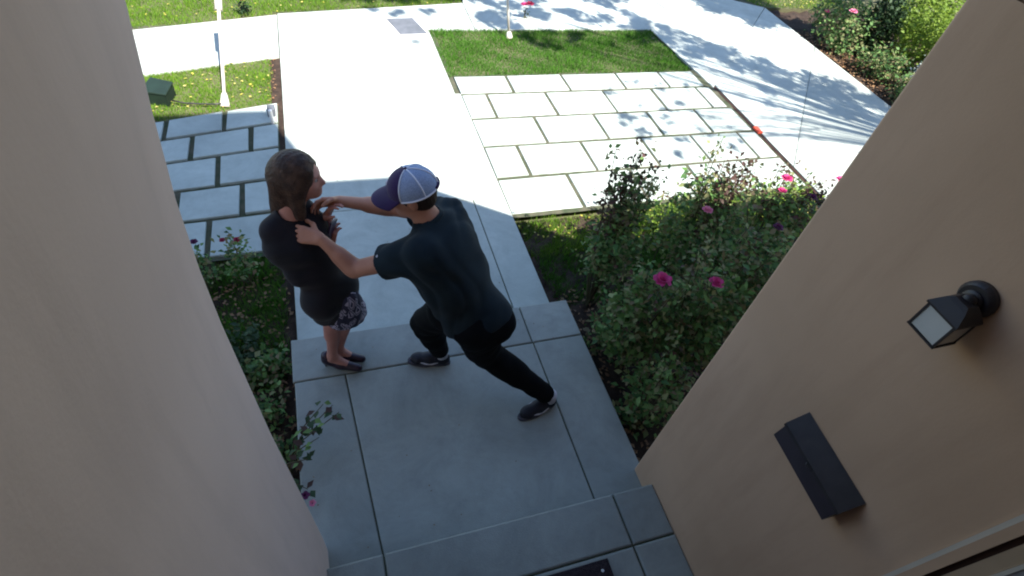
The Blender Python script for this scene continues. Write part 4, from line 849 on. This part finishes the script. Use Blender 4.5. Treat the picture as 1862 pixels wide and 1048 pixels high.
ball(capP(math.pi/2, 0, 0.002), 0.007, 'cap_button', 'cap_purple', man)
v = []; n = 18; m_ = 8
for layer in (0, 1):
    for j in range(m_+1):
        for i in range(n+1):
            a = -1.12+2.24*i/n; r0 = capP(-0.04, a, -0.002); out = (cF*0.082*math.cos(a*0.86)**0.6+cR*0.012*math.sin(a)); q = r0+out*j/m_
            q = q-cU*(0.010*(j/m_)+0.020*(math.sin(a)**2)*(j/m_)) - cU*(0.004*layer); v.append(q)
K = (n+1)*(m_+1); f = []
for j in range(m_):
    for i in range(n): q = (j*(n+1)+i, j*(n+1)+i+1, (j+1)*(n+1)+i+1, (j+1)*(n+1)+i); f += [q, tuple(K+x for x in q[::-1])]
edge = [i for i in range(n+1)]+[(n+1)*j+n for j in range(1, m_+1)]+[(n+1)*m_+i for i in range(n-1, -1, -1)]+[(n+1)*j for j in range(m_-1, 0, -1)]
for a, b_ in zip(edge, edge[1:]+edge[:1]): f.append((b_, a, K+a, K+b_))
mesh_obj('cap_brim', v, f, 'cap_purple', man, True)
MB().tube([capP(0.30, a, 0.002) for a in (0.12, 0.30, 0.42)], [0.004, 0.009, 0.004], 6).build('cap_badge', 'shoe_white', man, True)
MB().tube([capP(-0.02, a, 0.002) for a in np.linspace(2.75, 3.53, 8)], 0.008, 6).build('cap_strap', 'cap_purple', man, True)

# ---- the woman
WJ = dict(head=P3(545, 322, 1.49), neck=P3(523, 378, 1.34), pelvis=P3(594, 522, .88), ls=P3(548, 385, 1.27), rs=P3(500, 420, 1.25),
          re=P3(545, 500, 1.03), rw=P3(600, 443, 1.10), le=P3(590, 440, 1.05), lw=P3(592, 395, 1.22),
          rh=P3(584, 540, .84), lh=P3(602, 522, .84), rk=P3(606, 578, .49), lk=P3(630, 572, .49), ra=P3(604, 646, .13), la=P3(616, 632, .13), rt=P3(642, 668, .03), lt=P3(648, 652, .03))
wom = empty('person', (-0.12, 2.08, 0), 'woman in dark dress with patterned hem and dark heels, leaning back as she is held', 'person')
J = WJ; spine = unit(J['neck']-J['pelvis']); across = unit(J['rs']-J['ls']); front = unit(np.cross(spine, across)); front = front if front[0] > 0 else -front
wF, wR, wU = frame((0.93, -0.20, 0.05), up=unit(np.array((-0.12, 0.0, 1.0))))
def wtorso(fl, g=0.0, k=0.045):
    ctr = L3(J['ls'], J['rs'], 0.5); w1 = ctr-spine*0.09; w2 = L3(J['pelvis'], ctr, 0.42); hx = across
    fl.cap(J['ls'], J['rs'], 0.050+g, 0.050+g, k); fl.cap(ctr, J['neck'], 0.055+g, 0.045+g*0.3, k)
    fl.cap(w1-across*0.065, w1+across*0.065, 0.092+g, 0.092+g, k)
    for sg in (-1, 1): fl.ell(w1-spine*0.03+front*0.065+across*0.058*sg, np.eye(3), (0.055+g,)*3, 0.03)
    fl.cap(w2-across*0.045, w2+across*0.045, 0.086+g, 0.086+g, k); fl.cap(w1, J['pelvis'], 0.088+g, 0.086+g, k)
    fl.cap(J['pelvis']+front*0.01-hx*0.07-spine*.03, J['pelvis']+front*0.01+hx*0.07-spine*.03, 0.078+g, 0.078+g, k); fl.cap(J['pelvis']+front*0.01-spine*0.04-hx*0.05, J['pelvis']+front*0.01-spine*0.04+hx*0.05, 0.070+g, 0.070+g, k)
b = Field((-0.62, 1.65, -0.02), (0.32, 2.5, 1.72), 0.0052)
wtorso(b, -0.012)
for h_, k_, a_, t_ in (('lh', 'lk', 'la', 'lt'), ('rh', 'rk', 'ra', 'rt')):
    b.cap(J[h_], J[k_], 0.078, 0.050, 0.03); b.cap(J[k_], J[a_], 0.047, 0.028, 0.015); b.cap(L3(J[k_], J[a_], .15)-wF*0.008, L3(J[k_], J[a_], .45)-wF*0.01, 0.048, 0.040, 0.02)
    dd = J[t_]-J[a_]; dd[2] = 0; dd = unit(dd); hl = J[a_]-dd*0.025; hl[2] = 0.085; b.cap(hl, J[a_], 0.026, 0.028, 0.02); b.cap(J[a_]-(0, 0, 0.03), J[t_]-dd*0.03+(0, 0, 0.012), 0.030, 0.024, 0.02); b.cap(J[t_]-dd*0.035+(0, 0, .01), J[t_]+dd*0.02, 0.026, 0.018, 0.015)
for s_, e_, w_ in (('ls', 'le', 'lw'), ('rs', 're', 'rw')):
    b.cap(J[s_], J[e_], 0.040, 0.034, 0.03); b.cap(J[e_], J[w_], 0.034, 0.022, 0.012)
hc = J['head']; b.cap(J['neck']-spine*0.05, hc-wU*0.05-wF*0.015, 0.046, 0.045, 0.03)
Pw = head_sdf(b, hc, wF, wR, wU, 0.95)
hand(b, J['rw'], unit(np.array((0.15, 0.15, 0.85))), (0.5, 0.5, 0.0), (-0.5, 0.6, 0.1), 0.88, curl=(0.45, 0.6, 0.4), thumb=0.3)
hand(b, J['lw'], unit(np.array((0.35, -0.10, 0.70))), (0.7, -0.5, -0.3), (-0.3, -0.7, 0.1), 0.88, curl=(0.3, 0.5, 0.4), thumb=0.3)
b.build('body', 'skin_rosy', wom, 1); face_parts(Pw, wF, wR, wU, 0.95, wom)
def dress_field():
    s = Field((-0.62, 1.6, 0.4), (0.32, 2.5, 1.5), 0.0055)
    wtorso(s, 0.010)
    kn = L3(J['rk'], J['lk'], 0.5); pe = J['pelvis']-spine*0.04; m1 = L3(pe, kn, 0.55)
    hm = L3(pe, kn, 0.92)
    pe = pe+front*0.012
    w1_ = L3(J['ls'], J['rs'], 0.5)-spine*0.10; s.cap(w1_-front*0.005, J['pelvis']-front*0.0, 0.104, 0.094, 0.05)
    s.cap(pe-across*0.05, m1-across*0.05, 0.088, 0.088, 0.04); s.cap(pe+across*0.05, m1+across*0.05, 0.088, 0.088, 0.04); s.cap(m1-across*0.04, hm-across*0.05, 0.088, 0.088, 0.04); s.cap(m1+across*0.04, hm+across*0.05, 0.088, 0.088, 0.04)
    return s, pe, kn, hm
s, pe, kn, hm = dress_field()
for sh, el, w_ in (('ls', 'le', 'lw'), ('rs', 're', 'rw')):
    s.cap(J[sh], J[el], 0.056, 0.050, 0.03); s.cap(J[el], L3(J[el], J[w_], 0.35), 0.048, 0.046, 0.02)
s.wrinkle(0.0030, 30, [(0.3, 0.6, 1.0), (1, 0.2, -0.4)]); s.wrinkle(0.004, 50, [(0.6, 1.0, 0.05)], (-0.62, 1.6, 0.4), (0.32, 2.5, 0.78))
ld = unit(kn-pe)
s.plane(L3(pe, kn, 0.44), ld); s.cap(J['neck']-spine*0.005+front*0.02, J['neck']+spine*0.12, 0.052, 0.07, 0, sub=True)
# the printed front belongs to its own cloth
PF = L3(pe, kn, 0.62)+np.array((0.10, -0.02, 0.06)); 
s.build('dress', 'dress_cloth', wom, 1)
q = Field((-0.4, 1.6, 0.4), (0.32, 2.5, 0.95), 0.0055)
m1 = L3(pe, kn, 0.50)
q.cap(L3(pe, kn, 0.05)+np.array((0.055, -0.025, 0)), L3(pe, kn, 0.70)+np.array((0.062, -0.02, 0)), 0.078, 0.094, 0.03); q.cap(L3(pe, kn, 0.5)+np.array((0.02, -0.05, 0)), L3(pe, kn, 0.66)+np.array((0.01, -0.05, 0)), 0.08, 0.082, 0.04)
q.wrinkle(0.004, 60, [(0.5, 1.0, 0.1)]); q.plane(L3(pe, kn, 0.66), unit(ld+np.array((-0.9, 0, 0))*0.45))
q.build('patterned_hem', 'skirt_print', wom, 1)
h = Field(hc-0.26, hc+0.2, 0.0055)
h.ell(Pw(-0.020, 0, 0.026), [wF, wR, wU], (0.104, 0.090, 0.104), 0); h.cap(Pw(-0.06, 0.0, 0.0), Pw(-0.105, 0.0, -0.19), 0.080, 0.066, 0.04)
for sg in (-1, 1): h.cap(Pw(-0.01, sg*0.062, 0.0), Pw(-0.02, sg*0.075, -0.17), 0.038, 0.026, 0.03)
h.wrinkle(0.0022, 110, [(1.0, 0.9, 0.1), (0.5, -1.0, 0.15)])
h.ell(Pw(0.105, 0, -0.03), [wF, wR, wU], (0.085, 0.058, 0.10), 0, sub=True)
h.build('hair', 'hair_brown', wom, 1)
def pump(ank, toe, par):
    dd = toe-ank; dd[2] = 0; dd = unit(dd); hl = ank-dd*0.035; hl[2] = 0.078; tp = toe.copy(); up = np.array((0, 0, 1.0)); c = (hl+tp)/2
    fl = Field(c-(0.17, 0.17, 0.12), c+(0.17, 0.17, 0.12), 0.0045)
    fl.cap(hl, L3(hl, tp, .5)-up*0.005, 0.038, 0.033, 0.02); fl.cap(L3(hl, tp, .5)-up*0.008, tp+dd*0.035+up*0.004, 0.034, 0.025, 0.02); fl.cap(hl+up*0.01, hl+up*0.035-dd*0.004, 0.034, 0.032, 0.01)
    fl.cap(hl+up*0.05+dd*0.03, L3(hl, tp, .62)+up*0.036, 0.030, 0.024, 0, sub=True); fl.plane((0, 0, 0.006), (0, 0, -1))
    o = fl.build('shoe', 'heel_leather', par, 1)
    MB().tube([hl-dd*0.012, np.array((hl[0], hl[1], 0.002))-dd*0.016], [0.018, 0.009], 8).build('heel', 'heel_leather', o, True)
pump(J['la'].copy(), J['lt'].copy(), wom); pump(J['ra'].copy(), J['rt'].copy(), wom)
# the dark thing in her raised hand
ph = empty('phone', tuple(P3(600, 424, 1.20)), 'small dark phone held up in the woman\'s hand by the man\'s wrist', 'phone')
pc = P3(602, 422, 1.19); fx = unit(np.array((0.3, 0.2, 0.9))); fy = unit(np.cross(fx, (0.9, -0.5, 0.0))); fz = np.cross(fx, fy); v = []
for a in (-1, 1):
    for (i, j_) in ((-1, -1), (1, -1), (1, 1), (-1, 1)): v.append(pc+fx*0.062*i+fy*0.030*j_+fz*0.0045*a)
mesh_obj('case', v, [(3, 2, 1, 0), (4, 5, 6, 7), (0, 1, 5, 4), (1, 2, 6, 5), (2, 3, 7, 6), (3, 0, 4, 7)], 'phone_case', ph)
ball(pc+fx*0.045+fz*0.005, 0.006, 'camera_lens', 'shoe_white', ph, nu=8, nv=6)
